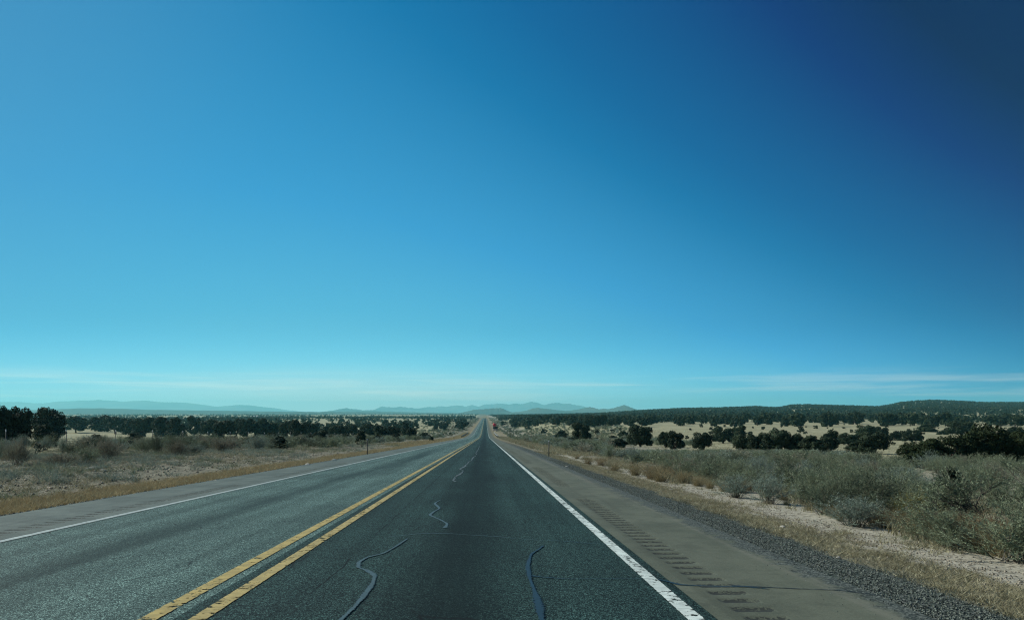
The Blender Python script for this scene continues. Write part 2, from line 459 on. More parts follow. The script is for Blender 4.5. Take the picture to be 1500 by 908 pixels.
# tar crack seals, read off the photograph as points on the road plane
def road_pt(px, py):
    Y = 1.3 / ((py - CY) / FPX - .0295)
    return (px - CX) / FPX * Y, Y
def seal(pts, width, m, name='crack_seal', zig=0):
    pts = [road_pt(*q) for q in pts]
    q = np.array(pts)
    t = np.linspace(0, len(q) - 1, (len(q) - 1) * 8 + 1)
    # smooth through the points
    xi = np.interp(t, range(len(q)), q[:, 0]); yi = np.interp(t, range(len(q)), q[:, 1])
    k = np.array([1, 2, 3, 2, 1.]) / 9
    xi[2:-2] = np.convolve(xi, k, 'valid'); yi[2:-2] = np.convolve(yi, k, 'valid')
    if zig: xi = xi + zig * fbm(t * .9, t * 0, 41, 4) * 2; 
    dx = np.gradient(xi); dy = np.gradient(yi); L = np.hypot(dx, dy) + 1e-9
    w = np.interp(t, range(len(q)), np.broadcast_to(width, len(q))) * .42 * (1 + 1.5 * fbm(t * 1.3, t * 0, 33, 2))
    w[0] *= .2; w[-1] *= .2
    nx, ny = -dy / L, dx / L
    V = np.zeros((len(t), 2, 3))
    V[:, 0] = np.stack([xi + nx * w, yi + ny * w, prof(yi + ny * w) + .0085], -1)
    V[:, 1] = np.stack([xi - nx * w, yi - ny * w, prof(yi - ny * w) + .0085], -1)
    i = np.arange(len(t) * 2).reshape(-1, 2)
    Fq = np.stack([i[:-1, 1], i[:-1, 0], i[1:, 0], i[1:, 1]], -1)
    V3 = np.concatenate([V[:, :1], (V[:, :1] + V[:, 1:]) / 2, V[:, 1:]], 1)
    i = np.arange(len(t) * 3).reshape(-1, 3)
    Fq = np.concatenate([np.stack([i[:-1, k + 1], i[:-1, k], i[1:, k], i[1:, k + 1]], -1) for k in (0, 1)])
    me = mesh_np(name, V3.reshape(-1, 3), Fq, m)
    at_ = me.attributes.new('edge', 'FLOAT', 'POINT'); at_.data.foreach_set('value', np.tile([1, 0, 1], len(t)).astype(np.float32))
    tag(link(name, me), kind='structure')
def m_tar(name, c, rough):
    m, t, b = material(name, rough, .5)
    p = P(t)
    t.put(b.inputs['Base Color'], t.mix(t.ss(.35, .7, t.noise(26, 4, p)), tuple(v * .7 for v in c), tuple(v * 1.2 for v in c)))
    tr = t.n('ShaderNodeBsdfTransparent')
    ed = t.n('ShaderNodeAttribute', attribute_name='edge').outputs['Fac']
    hole = t.ss(.62, .98, t.m('ADD', t.m('MULTIPLY', ed, .9), t.m('MULTIPLY', t.m('SUBTRACT', t.noise(26, 6, p, .75), .43), 2.3)))
    mx = t.n('ShaderNodeMixShader', {0: hole, 1: b.outputs[0], 2: tr.outputs[0]})
    t.put(t.t.nodes['Material Output'].inputs[0], mx.outputs[0])
    return m
T1 = m_tar('tar_grey_blue', (.050, .088, .092), .62)
T2 = m_tar('tar_dark_blue', (.009, .030, .043), .58)
T3 = m_tar('tar_pale', (.075, .10, .095), .7)
z2 = lambda a, b_: (400 + a / 3.3875, 640 + b_ / 3.3875)
z3 = lambda a, b_: (700 + a / 3.3875, 640 + b_ / 3.3875)
seal([z2(*q) for q in [(290, 960), (340, 905), (400, 850), (450, 790), (495, 730), (505, 690), (470, 665), (422, 650), (425, 622), (470, 597), (550, 578), (600, 550), (668, 505)]],
     [.07, .07, .07, .065, .075, .08, .07, .09, .06, .04, .05, .05, .04], T1)
seal([z2(*q) for q in [(852, 452), (866, 432), (832, 412), (775, 388), (800, 370), (828, 355), (800, 330), (830, 313)]], [.10, .09, .07, .07, .07, .08, .06, .05], T1)
seal([z2(*q) for q in [(560, 498), (640, 490), (700, 483), (780, 478), (900, 482), (1000, 489), (1110, 495), (1230, 507), (1345, 515)]], [.015, .03, .045, .04, .035, .03, .025, .02, .015], T1)
seal([z3(*q) for q in [(325, 540), (300, 560), (265, 580), (246, 640), (256, 700), (285, 780), (305, 850), (322, 930), (335, 990)]], [.03, .06, .06, .065, .07, .08, .09, .10, .10], T2)
seal([z3(*q) for q in [(262, 690), (330, 698), (440, 706), (600, 706), (800, 704), (900, 708), (1000, 735), (1110, 741), (1220, 744), (1330, 745), (1450, 757)]], [.05, .06, .03, .015, .015, .03, .06, .07, .04, .05, .03], T2)
seal([(1067, 858), (1110, 860), (1170, 863), (1230, 865), (1290, 873), (1340, 884)], [.04, .05, .035, .025, .018, .012], m_tar('tar_black', (.012, .016, .018), .6))
seal([z3(*q) for q in [(330, 512), (450, 520), (560, 530), (640, 534)]], [.02, .035, .03, .015], T2)
seal([z2(*q) for q in [(886, 222), (896, 210), (905, 200), (914, 188), (924, 178), (936, 165), (946, 148), (960, 132), (972, 118), (984, 104), (992, 92)]], [.10, .16, .06, .14, .12, .05, .16, .12, .05, .14, .06], T3, zig=.22)
seal([z2(*q) for q in [(1000, 88), (1010, 72), (1020, 58), (1024, 44)]], [.05, .13, .12, .05], T3, zig=.25)

# ------------------------------------------------------------------ far hills
def ridge(name, Y, pts, depth, m, base=-12, rough=.25, nx=220, ny=26, seed=1, kind='structure', sharp=1.2):
    """a hill or range: its crest heights read off the skyline at distance Y, its slopes and gullies real"""
    q = np.array(pts, float)
    X0 = (q[:, 0] - CX) / FPX * Y; H = EYE + (CY - q[:, 1]) / FPX * Y - base
    xg = np.linspace(X0[0], X0[-1], nx); hg = np.interp(xg, X0, np.maximum(H, 0))
    wid = X0[-1] - X0[0]
    hg = hg * (1 + .16 * fbm((xg - X0[0]) / wid * 46, xg * 0, seed, 3) * (hg > .15 * hg.max()))
    v = np.concatenate([np.linspace(-1, 0, ny), np.linspace(0, 1, ny // 2)[1:]])
    Xg, Vg = np.meshgrid(xg, v)
    d = depth * (1 + .5 * fbm(Xg / wid * 6, Vg * 0, seed + 3, 2))
    gul = 1 + rough * 2.2 * fbm(Xg / wid * 60, Vg * 2.5, seed + 7, 4) * np.sin(np.pi * np.abs(Vg)) 
    prof_ = np.clip(1 - np.abs(Vg), 0, 1) ** sharp
    Z = base - 1 + (np.interp(Xg, xg, hg) * prof_ * gul + 1 * prof_)
    Z[0] = base - 8; Z[-1] = base - 8
    tag(link(name, grid_mesh(name, Xg, Y + Vg * d, Z, m)), kind=kind)

M_wood = m_hill('hill_wooded', (.028, .036, .027), (.06, .066, .045), .012)
M_bare = m_hill('hill_bare', (.045, .05, .04), (.085, .085, .06), .002)
M_mtn = m_hill('mountain_rock', (.07, .075, .07), (.17, .17, .15), .0012)
ridge('plateau', 7200, [(-420, 603), (-260, 600), (-120, 600.5), (0, 600.8), (50, 600.4), (100, 598.7), (117, 598), (150, 597.8), (200, 599.5), (250, 600.3), (315, 601.3), (397, 602.3), (480, 603.3), (540, 604.4), (600, 605.4), (660, 606)],
      1200, M_wood, base=-16, rough=.12, seed=2, sharp=.8)
ridge('plateau', 8600, [(440, 605.5), (480, 602.6), (540, 602.4), (590, 603.2), (640, 604.4), (700, 605.3), (760, 605.5)], 900, M_wood, base=-14, seed=4, rough=.1)
ridge('hill', 7700, [(672, 604.6), (684, 602.5), (694, 599.8), (706, 599), (720, 598.2), (733, 597.4), (737, 598.4), (742, 601), (750, 603.6), (756, 604.4)], 520, M_bare, base=-10, seed=6, rough=.2)
ridge('hill', 8000, [(742, 604), (760, 603), (772, 600.8), (780, 598), (787, 597), (795, 597.9), (806, 599.2), (818, 600.6), (830, 601.6), (845, 603.5)], 620, M_bare, base=-8, seed=8, rough=.25)
ridge('hill', 8300, [(820, 602.5), (834, 601), (848, 599.2), (858, 596.8), (865, 596), (871, 597.2), (878, 599.2), (888, 600.2), (900, 602)], 620, M_bare, base=-8, seed=9, rough=.25)
ridge('hill', 7800, [(868, 601.8), (876, 599.6), (884, 598.3), (892, 599), (897, 600), (906, 603)], 420, M_bare, base=-8, seed=10, rough=.25)
ridge('hill', 7750, [(884, 601.5), (892, 599), (902, 596.6), (910, 594), (914, 593), (917, 593.7), (924, 596.4), (932, 599.4), (940, 601.5), (950, 603)], 600, M_bare, base=-8, seed=11, rough=.25)
ridge('hill', 13000, [(470, 603), (488, 601), (498, 598.8), (508, 597.3), (513, 598.6), (522, 599.2), (531, 600.7), (545, 600.4), (560, 602.5)], 1100, M_bare, base=-6, seed=12)
z7 = lambda a, b_: (480 + a / 3.125, 570 + b_ / 3.125)
ridge('mountain_range', 17500, [z7(*q) for q in [(195, 103), (215, 97), (232, 88), (250, 77.5), (275, 81), (300, 83), (330, 79.5), (350, 81), (385, 85), (420, 88), (445, 90), (500, 96), (560, 102)]], 2200, M_mtn, base=-6, seed=13)
ridge('mountain_range', 19400, [z7(*q) for q in [(380, 100), (410, 88), (440, 83), (470, 80), (490, 82), (520, 77), (545, 80), (570, 76), (600, 73), (615, 76), (630, 79), (660, 71.5), (690, 78), (720, 70), (755, 68), (790, 65), (810, 68), (830, 70), (860, 64), (885, 67), (905, 65), (935, 56.5), (955, 61), (970, 66), (1000, 73), (1035, 81), (1070, 90), (1110, 98)]], 1800, M_mtn, base=-4, seed=14)
ridge('mountain_range', 19000, [z7(*q) for q in [(940, 90), (975, 78), (1000, 70), (1030, 62), (1042, 63), (1060, 62), (1085, 66), (1110, 66), (1135, 72), (1165, 76), (1190, 82), (1230, 92)]], 2600, M_mtn, base=0, seed=15)
ridge('mountain_range', 19000, [(-420, 592), (-250, 587.5), (-100, 589), (0, 588.3), (42, 589.2), (62, 590.6), (83, 588.4), (100, 587), (117, 586), (132, 586.5), (145, 585.9), (165, 586.8), (180, 587.5), (208, 587.2), (250, 588.7), (272, 590.2), (300, 593), (316, 595.4), (330, 593.8), (347, 593), (365, 593.6), (380, 595), (400, 597.5), (425, 601), (440, 603)], 2800, M_mtn, base=0, seed=16, rough=.12)

# ------------------------------------------------------------------ words for labels
ORD = "first second third fourth fifth sixth seventh eighth ninth tenth eleventh twelfth thirteenth fourteenth fifteenth sixteenth seventeenth eighteenth nineteenth".split()
TEN = {2: ('twenty', 'twentieth'), 3: ('thirty', 'thirtieth'), 4: ('forty', 'fortieth'), 5: ('fifty', 'fiftieth'), 6: ('sixty', 'sixtieth'), 7: ('seventy', 'seventieth'), 8: ('eighty', 'eightieth'), 9: ('ninety', 'ninetieth')}
def ordinal(n):
    if n < 20: return ORD[n - 1]
    t_, u_ = divmod(n, 10)
    return TEN[t_][1] if u_ == 0 else TEN[t_][0] + '-' + ORD[u_ - 1]

# ------------------------------------------------------------------ juniper trees
M_jun = foliage('juniper_leaf', [(.011, .020, .012), (.038, .058, .029), (.085, .108, .052)], .1, .8, 3.5, .6)
M_jun2 = foliage('juniper_leaf_green', [(.010, .018, .008), (.026, .040, .013), (.046, .060, .020)], .08, .8, 3.5, .4)
M_bark = plain('juniper_bark', (.09, .075, .058), .95, .1, .4, 9)

def crown_np(seed, nl, nq, size, style):
    g = np.random.default_rng(seed)
    C = []; Rr = []
    for k in range(nl):
        a = g.uniform(0, 2 * math.pi); h = g.uniform(0.0, 1.0)
        if style == 'round': zc = .07 + .73 * h; rr = .36 * math.sqrt(max(0, 1 - ((zc - .45) / .48) ** 2))
        elif style == 'spread': zc = .15 + .63 * h; rr = .40 * math.sqrt(max(0.05, 1 - ((zc - .45) / .5) ** 2))
        elif style == 'upright': zc = .12 + .74 * h; rr = .36 * (1.02 - .8 * h)
        elif style == 'low': zc = .06 + .61 * h; rr = .42 * math.sqrt(max(0.05, 1 - (h * .9) ** 2))
        else: zc = .16 + .66 * h; rr = .37 * (1 if h < .55 else .6)
        r_ = rr * math.sqrt(g.uniform(.15, 1))
        C.append((r_ * math.cos(a), r_ * math.sin(a), zc)); Rr.append(g.uniform(.10, .185))
    C = np.array(C); Rr = np.array(Rr)
    if style == 'forked': C[:, 0] += np.where(C[:, 2] > .5, np.where(C[:, 0] > 0, .09, -.12), 0)
    if style == 'lean': C[:, 0] += (C[:, 2] - .3) * .35
    idx = g.integers(0, nl, nq)
    d = rdir(nq, g)
    rad = Rr[idx] * g.uniform(.45, 1.08, nq) ** .6
    pos = C[idx] + d * rad[:, None] * np.array([1, 1, .85])
    pos[:, 2] = np.maximum(pos[:, 2], .02)
    nrm = d + .7 * rdir(nq, g); nrm /= np.linalg.norm(nrm, axis=1, keepdims=True)
    hi = np.percentile(pos[:, 2], 99.7); zf = .96 / hi
    wr = np.percentile(np.hypot(pos[:, 0], pos[:, 1]), 97); xf = .49 / wr
    pos = pos * np.array([xf, xf, zf]); C = C * np.array([xf, xf, zf])
    s_ = size * g.uniform(.6, 1.4, nq)
    return quads(pos, nrm, s_ * .6, s_, g), C

def trunk_mesh(seed, C, m):
    g = np.random.default_rng(seed); b = MB()
    for k in range(g.integers(2, 4)):
        a = g.uniform(0, 6.28); c = C[g.integers(0, len(C))]
        st = np.array([math.cos(a) * .03, math.sin(a) * .03, -.04])
        mid = (st + c) / 2 + np.array([g.uniform(-.06, .06), g.uniform(-.06, .06), .0])
        b.tube([st, st * .6 + mid * .4, mid, c], [.045, .036, .028, .012], 6)
        for j in range(2):
            c2 = C[g.integers(0, len(C))]
            b.tube([mid, (mid + c2) / 2 + g.uniform(-.04, .04, 3), c2], [.024, .017, .007], 5)
    return b.mesh('trunk', m, True)

STY = [('round', 'round'), ('spread', 'wide spreading'), ('upright', 'upright pointed'), ('low', 'low bushy'), ('forked', 'fork-topped'), ('lean', 'leaning'), ('round', 'rounded'), ('spread', 'broad flat-topped')]
protos = []
for k, (st, word) in enumerate(STY):
    (V, Fq), C = crown_np(100 + k, 38, 6500, .030, st)
    protos.append((mesh_np('crown', V, Fq, M_jun), trunk_mesh(200 + k, C, M_bark), word))
protos_g = []
for k, (st, word) in enumerate(STY[:4]):
    (V, Fq), C = crown_np(120 + k, 36, 7500, .025, st)
    protos_g.append((mesh_np('crown', V, Fq, M_jun2), trunk_mesh(220 + k, C, M_bark), word))
protos_s = []
for k, (st, word) in enumerate(STY):
    (V, Fq), C = crown_np(140 + k, 24, 1500, .055, st)
    protos_s.append((mesh_np('crown', V, Fq, M_jun), trunk_mesh(240 + k, C, M_bark), word))

trees = []      # dicts: x, y, w, h, proto, zone, word
def tree_px(px, base, top, width, zone, green=False, style=None, maxh=6.2):
    x, y = at(px, base)
    h = (base - top) / FPX * y; w = width / FPX * y * (.92 if 'dark belt' in zone else 1.08)
    k_ = rnd.randrange(8) if style is None else style
    trees.append(dict(x=x, y=y, h=min(h * 1.04, 9), w=w, k=k_, green=green, zone=zone, px=px, pyt=top))

RF = 'on the pale field behind brush'
for a in [(822, 643.5, 632, 20, 3), (851, 650, 621, 25, 4), (837, 650.5, 641, 17, 3), (914, 642, 632, 18, 3), (938, 654.5, 625, 34, 1), (905, 655.5, 643, 28, 3),
          (975, 656, 634, 19, 0), (990, 660, 633, 22, 4), (1027, 659, 635, 29, 0), (1059, 649, 627, 30, 1), (1082, 647, 625, 20, 4),
          (1090, 662, 638, 32, 0), (1114, 663, 636, 32, 6), (1140, 662, 632, 33, 0), (1163, 662, 637, 30, 6), (1190, 664, 640, 36, 3), (1213, 660, 632, 26, 5),
          (1243, 652, 636, 29, 1), (1267, 642, 624, 26, 0), (1255, 664, 649, 34, 3), (1277, 664.5, 635, 42, 0), (1291, 640, 626, 19, 1), (1311, 644.5, 632, 21, 3),
          (1336, 647.5, 631, 26, 1), (1357, 632.5, 622, 26, 3), (1382, 636.5, 630, 16, 3), (1408, 638, 618, 36, 1), (1490, 641, 626, 22, 0), (773, 630, 624, 8, 3), (797, 635, 628.5, 9, 3)]:
    tree_px(*a[:4], RF, style=a[4])
RN = 'in the near dark thicket behind the brush'
for a in [(1336, 684, 651, 40, 3), (1362, 686, 645, 46, 2), (1390, 686, 641, 46, 0), (1417, 686, 637, 46, 2), (1446, 685, 626, 56, 0), (1474, 684, 632, 50, 1), (1502, 686, 638, 52, 0), (1528, 684, 636, 50, 0), (1555, 686, 640, 50, 1)]:
    tree_px(*a[:4], RN, True, a[4] % 4)
LB = 'in the dark belt beyond the fence'
for a in [(-62, 656, 598, 56, 0), (-30, 654, 596, 52, 1), (0, 653, 596.5, 34, 0), (28, 653, 601.5, 44, 6), (72, 646, 600.5, 48, 0), (67, 655, 625, 40, 3), (112, 634, 611.5, 32, 1), (148, 632, 607, 32, 0), (170, 636, 612.5, 36, 1),
          (188, 637, 616, 26, 3), (212, 639, 613, 40, 0), (240, 640, 613, 38, 6), (258, 640, 614.5, 32, 3), (284, 637, 611.5, 24, 0), (306, 638, 616, 32, 1), (327, 642, 617.5, 32, 0), (346, 639, 615.5, 28, 1),
          (362, 640, 614.5, 27, 0), (382, 640, 615, 29, 6), (401, 640, 621, 26, 3), (420, 641, 618, 26, 0), (436, 642, 617, 30, 6), (455, 640, 620, 28, 1), (478, 640, 625, 22, 3), (494, 641, 624, 28, 0),
          (513, 640, 623, 24, 1), (540, 641, 622, 26, 0), (557, 643, 624, 24, 6), (576, 643, 625, 24, 0), (594, 640, 620, 17, 2), (604, 643.5, 628, 18, 0)]:
    tree_px(*a[:4], LB, style=a[4])
LN = 'in scrub before the tree belt'
for a in [(409, 657, 640, 23, 3), (470, 647, 632, 21, 4), (491, 649, 642, 10, 0), (529, 652, 632, 17, 2), (623, 643, 634, 17, 3), (632, 646, 640, 7, 3), (438, 650, 641, 12, 3), (643, 640.5, 637, 7, 0), (196, 648, 635, 24, 3), (246, 650, 640, 16, 0), (312, 649, 638, 18, 3), (372, 651, 640, 20, 6), (398, 648, 634, 22, 3), (452, 649, 637, 20, 0), (506, 647, 636, 18, 3), (556, 648, 638, 16, 0), (140, 650, 637, 22, 3), (580, 646, 637, 14, 3)]:
    tree_px(*a[:4], LN, style=a[4])

def free(x, y, r_):
    return all((t_['x'] - x) ** 2 + (t_['y'] - y) ** 2 > (r_ + .35 * t_['w']) ** 2 for t_ in trees)
def scatter(n, xr, yr_, zone, hmin, hmax, cond=None):
    k = 0; tries = 0
    while k < n and tries < n * 60:
        tries += 1
        py = rnd.uniform(*yr_); px = rnd.uniform(*xr)
        x, y = at(px, py)
        if y > 1500 or (x > -14 and x < 12): continue
        h = rnd.uniform(hmin, hmax); w = h * rnd.uniform(.85, 1.5)
        if cond and not cond(x, y): continue
        if not free(x, y, w * .4): continue
        trees.append(dict(x=x, y=y, h=h, w=w, k=rnd.randrange(8), green=False, zone=zone, px=px, pyt=0)); k += 1
scatter(66, (930, 1500), (618.5, 625.5), 'at the wooded far field edge', 4.4, 6.8)
scatter(30, (735, 930), (618, 627), 'in the dark row past the red sign', 3.8, 6.0)
scatter(60, (480, 690), (617, 631), 'dotting the open plain past the tree belt', 2.6, 4.6)
scatter(9, (20, 480), (619, 630), 'behind the front of the tree belt', 3.6, 5.6)
scatter(22, (610, 700), (612.5, 619), 'on the plain beside the road end', 3.0, 5.0)
trees = trees[:298]
for t_ in trees: t_['px'] = px_of(t_['x'], t_['y'], 0)[0]
byz = {}
for t_ in trees: byz.setdefault(t_['zone'], []).append(t_)
def sizew(t_, zs):
    hs = sorted(q['h'] for q in zs); i = hs.index(t_['h']) / max(1, len(hs) - 1)
    return 'small' if i < .34 else ('tall' if i > .67 else 'mid-sized')
n_t = 0
for zone, zs in byz.items():
    left = zone in (LB, LN) or 'belt' in zone
    zs.sort(key=lambda q: q['px'], reverse=left or 'beside the road end' in zone)
    for i, t_ in enumerate(zs):
        far_ = t_['y'] > 330
        pr = (protos_g[t_['k'] % 4] if t_['green'] else (protos_s if far_ else protos)[t_['k']])
        z = gz(t_['x'], t_['y'])
        e = empty('juniper_tree', (t_['x'], t_['y'], z - .03), 0, (t_['w'] / .98, t_['w'] / .98, t_['h'] / .93))
        e.rotation_euler[2] = rnd.uniform(-.5, .5) + rnd.choice([0, math.pi]) 
        link('crown', pr[0], e); link('trunk', pr[1], e)
        tag(e, f"{sizew(t_, zs)} {pr[2]} juniper {zone}, {ordinal(i + 1)} from the road", 'tree', 'junipers scattered over the plain')
        n_t += 1

# the woods too far off to count
def far_wood(name, pts, nq, size):
    V_ = []; n_ = 0
    libs = [crown_np(300 + k, 9, nq, size, st)[0][0].reshape(nq, 4, 3) for k, (st, _) in enumerate(STY)]
    x, y, h, w = pts
    z = ground(x, y)
    for k in range(8):
        sel = np.arange(len(x)) % 8 == k
        xx, yy_, zz, hh, ww = x[sel], y[sel], z[sel], h[sel], w[sel]
        a = rng.uniform(0, 6.28, len(xx)); ca, sa = np.cos(a), np.sin(a)
        B = libs[k].reshape(-1, 3)
        X = (B[None, :, 0] * ca[:, None] - B[None, :, 1] * sa[:, None]) * ww[:, None] + xx[:, None]
        Y = (B[None, :, 0] * sa[:, None] + B[None, :, 1] * ca[:, None]) * ww[:, None] + yy_[:, None]
        Z = B[None, :, 2] * hh[:, None] + zz[:, None]
        V_.append(np.stack([X, Y, Z], -1).reshape(-1, 3))
    V = np.concatenate(V_)
    tag(link(name, mesh_np(name, V, np.arange(len(V)).reshape(-1, 4), M_jun)), kind='stuff')

def wood_pts(n, ulo, uhi, y0, y1, dens, power=1.0):
    u = rng.uniform(ulo, uhi, n); y = y0 * (y1 / y0) ** (rng.uniform(0, 1, n) ** power); x = u * y
    keep = (rng.uniform(0, 1, n) < dens(x, y)) & ~((x > -20 - 30 * vnoise(y * .012, y * 0, 7)) & (x < 13 + 34 * vnoise(y * .012, y * 0, 8)))
    x, y = x[keep], y[keep]
    h = rng.uniform(2.6, 5.4, len(x)) ; w = h * rng.uniform(.9, 1.5, len(x))
    return x, y, h, w
def dens_r(x, y):
    n_ = fbm(x * .006, y * .004, 50, 3)
    return np.clip(.12 + 2.6 * n_ + .9 * sst(650, 1500, y) - .0 * x, 0.02, 1) * sst(470, 640, y + 120 * n_)
def dens_l(x, y):
    n_ = fbm(x * .005, y * .0035, 60, 3)
    return np.clip(.48 + 3.0 * n_ , 0.06, 1)
far_wood('far_woodland', wood_pts(15000, .02, .95, 480, 1500, dens_r), 46, .17)
far_wood('far_woodland', wood_pts(16000, .0, 1.0, 1500, 4300, lambda x, y: np.clip(.75 + 1.6 * fbm(x * .004, y * .003, 70, 3), .1, 1)), 26, .24)
far_wood('far_woodland', wood_pts(7500, -1.0, -.015, 420, 1500, dens_l), 46, .17)
far_wood('far_woodland', wood_pts(14000, -1.1, .04, 1500, 4600, lambda x, y: np.clip(.36 + 2.4 * fbm(x * .003, y * .0016, 80, 3), .02, .8)), 26, .24)
# ridge-top trees
far_wood('far_woodland', wood_pts(5000, .2, 1.0, 2300, 2900, lambda x, y: np.ones_like(x)), 26, .24)

# small dark bushes on the field
M_bush = foliage('field_bush_leaf', [(.025, .032, .018), (.06, .068, .036), (.08, .08, .045)], .05, .8, 3, .6)
bush_me = []
for k in range(4):
    (V, Fq), C = crown_np(400 + k, 14, 600, .085, ['low', 'round', 'low', 'spread'][k])
    bush_me.append(mesh_np('field_bush', V, Fq, M_bush))
bl = []
while len(bl) < 150:
    px = rnd.uniform(800, 1500); py = rnd.uniform(622, 655)
    x, y = at(px, py)
    if y < 110 or y > 480 or x < 25: continue
    if not free(x, y, 1.0): continue
    bl.append((px, x, y, rnd.uniform(.5, 1.5) * (1 if rnd.random() < .8 else 1.4)))
bl2 = []
while len(bl2) < 60:
    px = rnd.uniform(420, 690); py = rnd.uniform(625, 648)
    x, y = at(px, py)
    if y < 110 or y > 480 or x > -16: continue
    if not free(x, y, 1.0): continue
    bl2.append((px, x, y, rnd.uniform(.4, 1.1)))
def strips_by_depth(lst, cuts, names, key, fmt, maker):
    for c0, c1, nm in zip(cuts[:-1], cuts[1:], names):
        sub = sorted([q for q in lst if c0 <= q[2] < c1], key=key)
        for i, q in enumerate(sub): maker(q, fmt(nm, i + 1))
def mk_bush(q, lab):
    px, x, y, h = q
    o = link('field_bush', bush_me[rnd.randrange(4)])
    o.location = (x, y, gz(x, y) - .02); o.rotation_euler = (0, 0, rnd.uniform(0, 6.28)); w = h * rnd.uniform(1.1, 1.7); o.scale = (w, w, h)
    tag(o, lab, 'bush', 'small dark bushes dotting the open fields')
strips_by_depth(bl, [0, 165, 205, 260, 330, 1000], ['nearest strip', 'second strip', 'middle strip', 'fourth strip', 'farthest strip'], lambda q: q[0],
                lambda nm, i: f"small dark bush on the pale field, {nm}, {ordinal(i)} from the road", mk_bush)
strips_by_depth(bl2, [0, 190, 270, 1000], ['nearest strip', 'middle strip', 'farthest strip'], lambda q: -q[0],
                lambda nm, i: f"small dark bush on the plain past the guardrail, {nm}, {ordinal(i)} from the road", mk_bush)

# ------------------------------------------------------------------ shrubs
def shrub(seed, nst, ntw, nleaf, lw, style):
    """twiggy shrub, about 1 m wide and 1 m tall: returns (stems, foliage) arrays"""
    g = np.random.default_rng(seed)
    az = g.uniform(0, 2 * math.pi, nst); tilt = np.abs(g.normal(0, .55, nst)); tilt = np.clip(tilt, 0, 1.25)
    ln = g.uniform(.62, 1.02, nst) * (1 - .22 * tilt)
    d = np.stack([np.sin(tilt) * np.cos(az), np.sin(tilt) * np.sin(az), np.cos(tilt)], -1)
    b0 = np.stack([g.normal(0, .07, nst), g.normal(0, .07, nst), np.full(nst, -.02)], -1)
    bend = rdir(nst, g) * .12; bend[:, 2] = np.abs(bend[:, 2])
    tip = b0 + d * ln[:, None] + bend
    mid = (b0 + tip) / 2 + rdir(nst, g) * .05
    SV, SF = [], []; n = 0
    for a_, b_, w in ((b0, mid, .007), (mid, tip, .0045)):
        V, Fc = blades(a_, b_ + (b_ - a_) * .15, w, g); SV.append(V); SF.append(Fc + n); n += len(V)
    # twigs
    i = np.repeat(np.arange(nst), ntw); f = g.uniform(.3, 1.0, len(i))[:, None]
    q = np.where(f < .5, b0[i] + (mid[i] - b0[i]) * f * 2, mid[i] + (tip[i] - mid[i]) * (f * 2 - 1))
    dd = d[i] + .9 * rdir(len(i), g) + np.array([0, 0, .35]); dd /= np.linalg.norm(dd, axis=1, keepdims=True)
    tl = g.uniform(.06, .2, len(i))[:, None]
    te = q + dd * tl
    V, Fc = blades(q, te, .0034, g)
    tw = (V, Fc)
    # leaves along the twigs
    j = np.repeat(np.arange(len(i)), nleaf); h = g.uniform(.25, 1.05, len(j))[:, None]
    lp = q[j] + (te[j] - q[j]) * h + g.normal(0, .008, (len(j), 3))
    ld = dd[j] + .8 * rdir(len(j), g)
    ld /= np.linalg.norm(ld, axis=1, keepdims=True)
    L = lw * g.uniform(.6, 1.5, len(j))
    V2, F2 = blades(lp, lp + ld * L[:, None] * 2.2, L * .42, g)
    return (np.concatenate(SV), np.concatenate(SF)), (np.concatenate([V, V2]), np.concatenate([Fc, F2 + len(V)]))

M_twig = plain('twig_bark', (.12, .11, .085), .95, .1, .5, 20)
M_olive = foliage('shrub_olive', [(.12, .148, .088), (.235, .275, .17), (.35, .395, .265)], .2, .85, 3, .5)
M_grey = foliage('shrub_blue_grey', [(.14, .18, .14), (.255, .31, .245), (.35, .41, .33)], .2, .85, 3, .5)
M_tan = foliage('shrub_tan', [(.15, .142, .098), (.275, .262, .185), (.37, .355, .26)], .2, .85, 3, .5)
M_dkg = foliage('shrub_dark_green', [(.055, .075, .048), (.12, .145, .09), (.18, .21, .13)], .15, .85, 3, .5)
M_yel = foliage('shrub_yellow', [(.10, .10, .03), (.23, .21, .07), (.36, .31, .11)], .2, .85, 3, .4)
KINDS = {'olive-grey': M_olive, 'blue-grey': M_grey, 'tan': M_tan, 'dark green': M_dkg, 'yellow-green': M_yel}
shr = {}
for ci, (cname, mm) in enumerate(KINDS.items()):
    shr[cname] = []
    for k in range(3):
        (sv, sf), (fv, ff) = shrub(500 + ci * 10 + k, 76, 17, 5, .0115, None)
        shr[cname].append((mesh_np('stems', sv, sf, M_twig), mesh_np('foliage', fv, ff, mm)))
shr_lo = {}
for ci, (cname, mm) in enumerate(KINDS.items()):
    (sv, sf), (fv, ff) = shrub(560 + ci, 40, 11, 2, .030, None)
    shr_lo[cname] = (fv, ff, mm)

placed = []
def far_enough(x, y, r_):
    return all((a - x) ** 2 + (b_ - y) ** 2 > (r_ + c) ** 2 for a, b_, c in placed)
def pick(w):
    s_ = rnd.random() * sum(v for _, v in w)
    for k, v in w:
        s_ -= v
        if s_ <= 0: return k
    return w[-1][0]
rows_r = []; rows_l = []
def try_shrub(x, y, w, h, cname, store, gap=.33):
    if not far_enough(x, y, w * gap): return False
    placed.append((x, y, w * gap)); store.append((x, y, w, h, cname)); return True
cdx, cdy = at(1393, 762)
for f_, r_ in ((1, .75), (.93, .6), (.86, .5)): placed.append((cdx * f_, cdy * f_, r_))
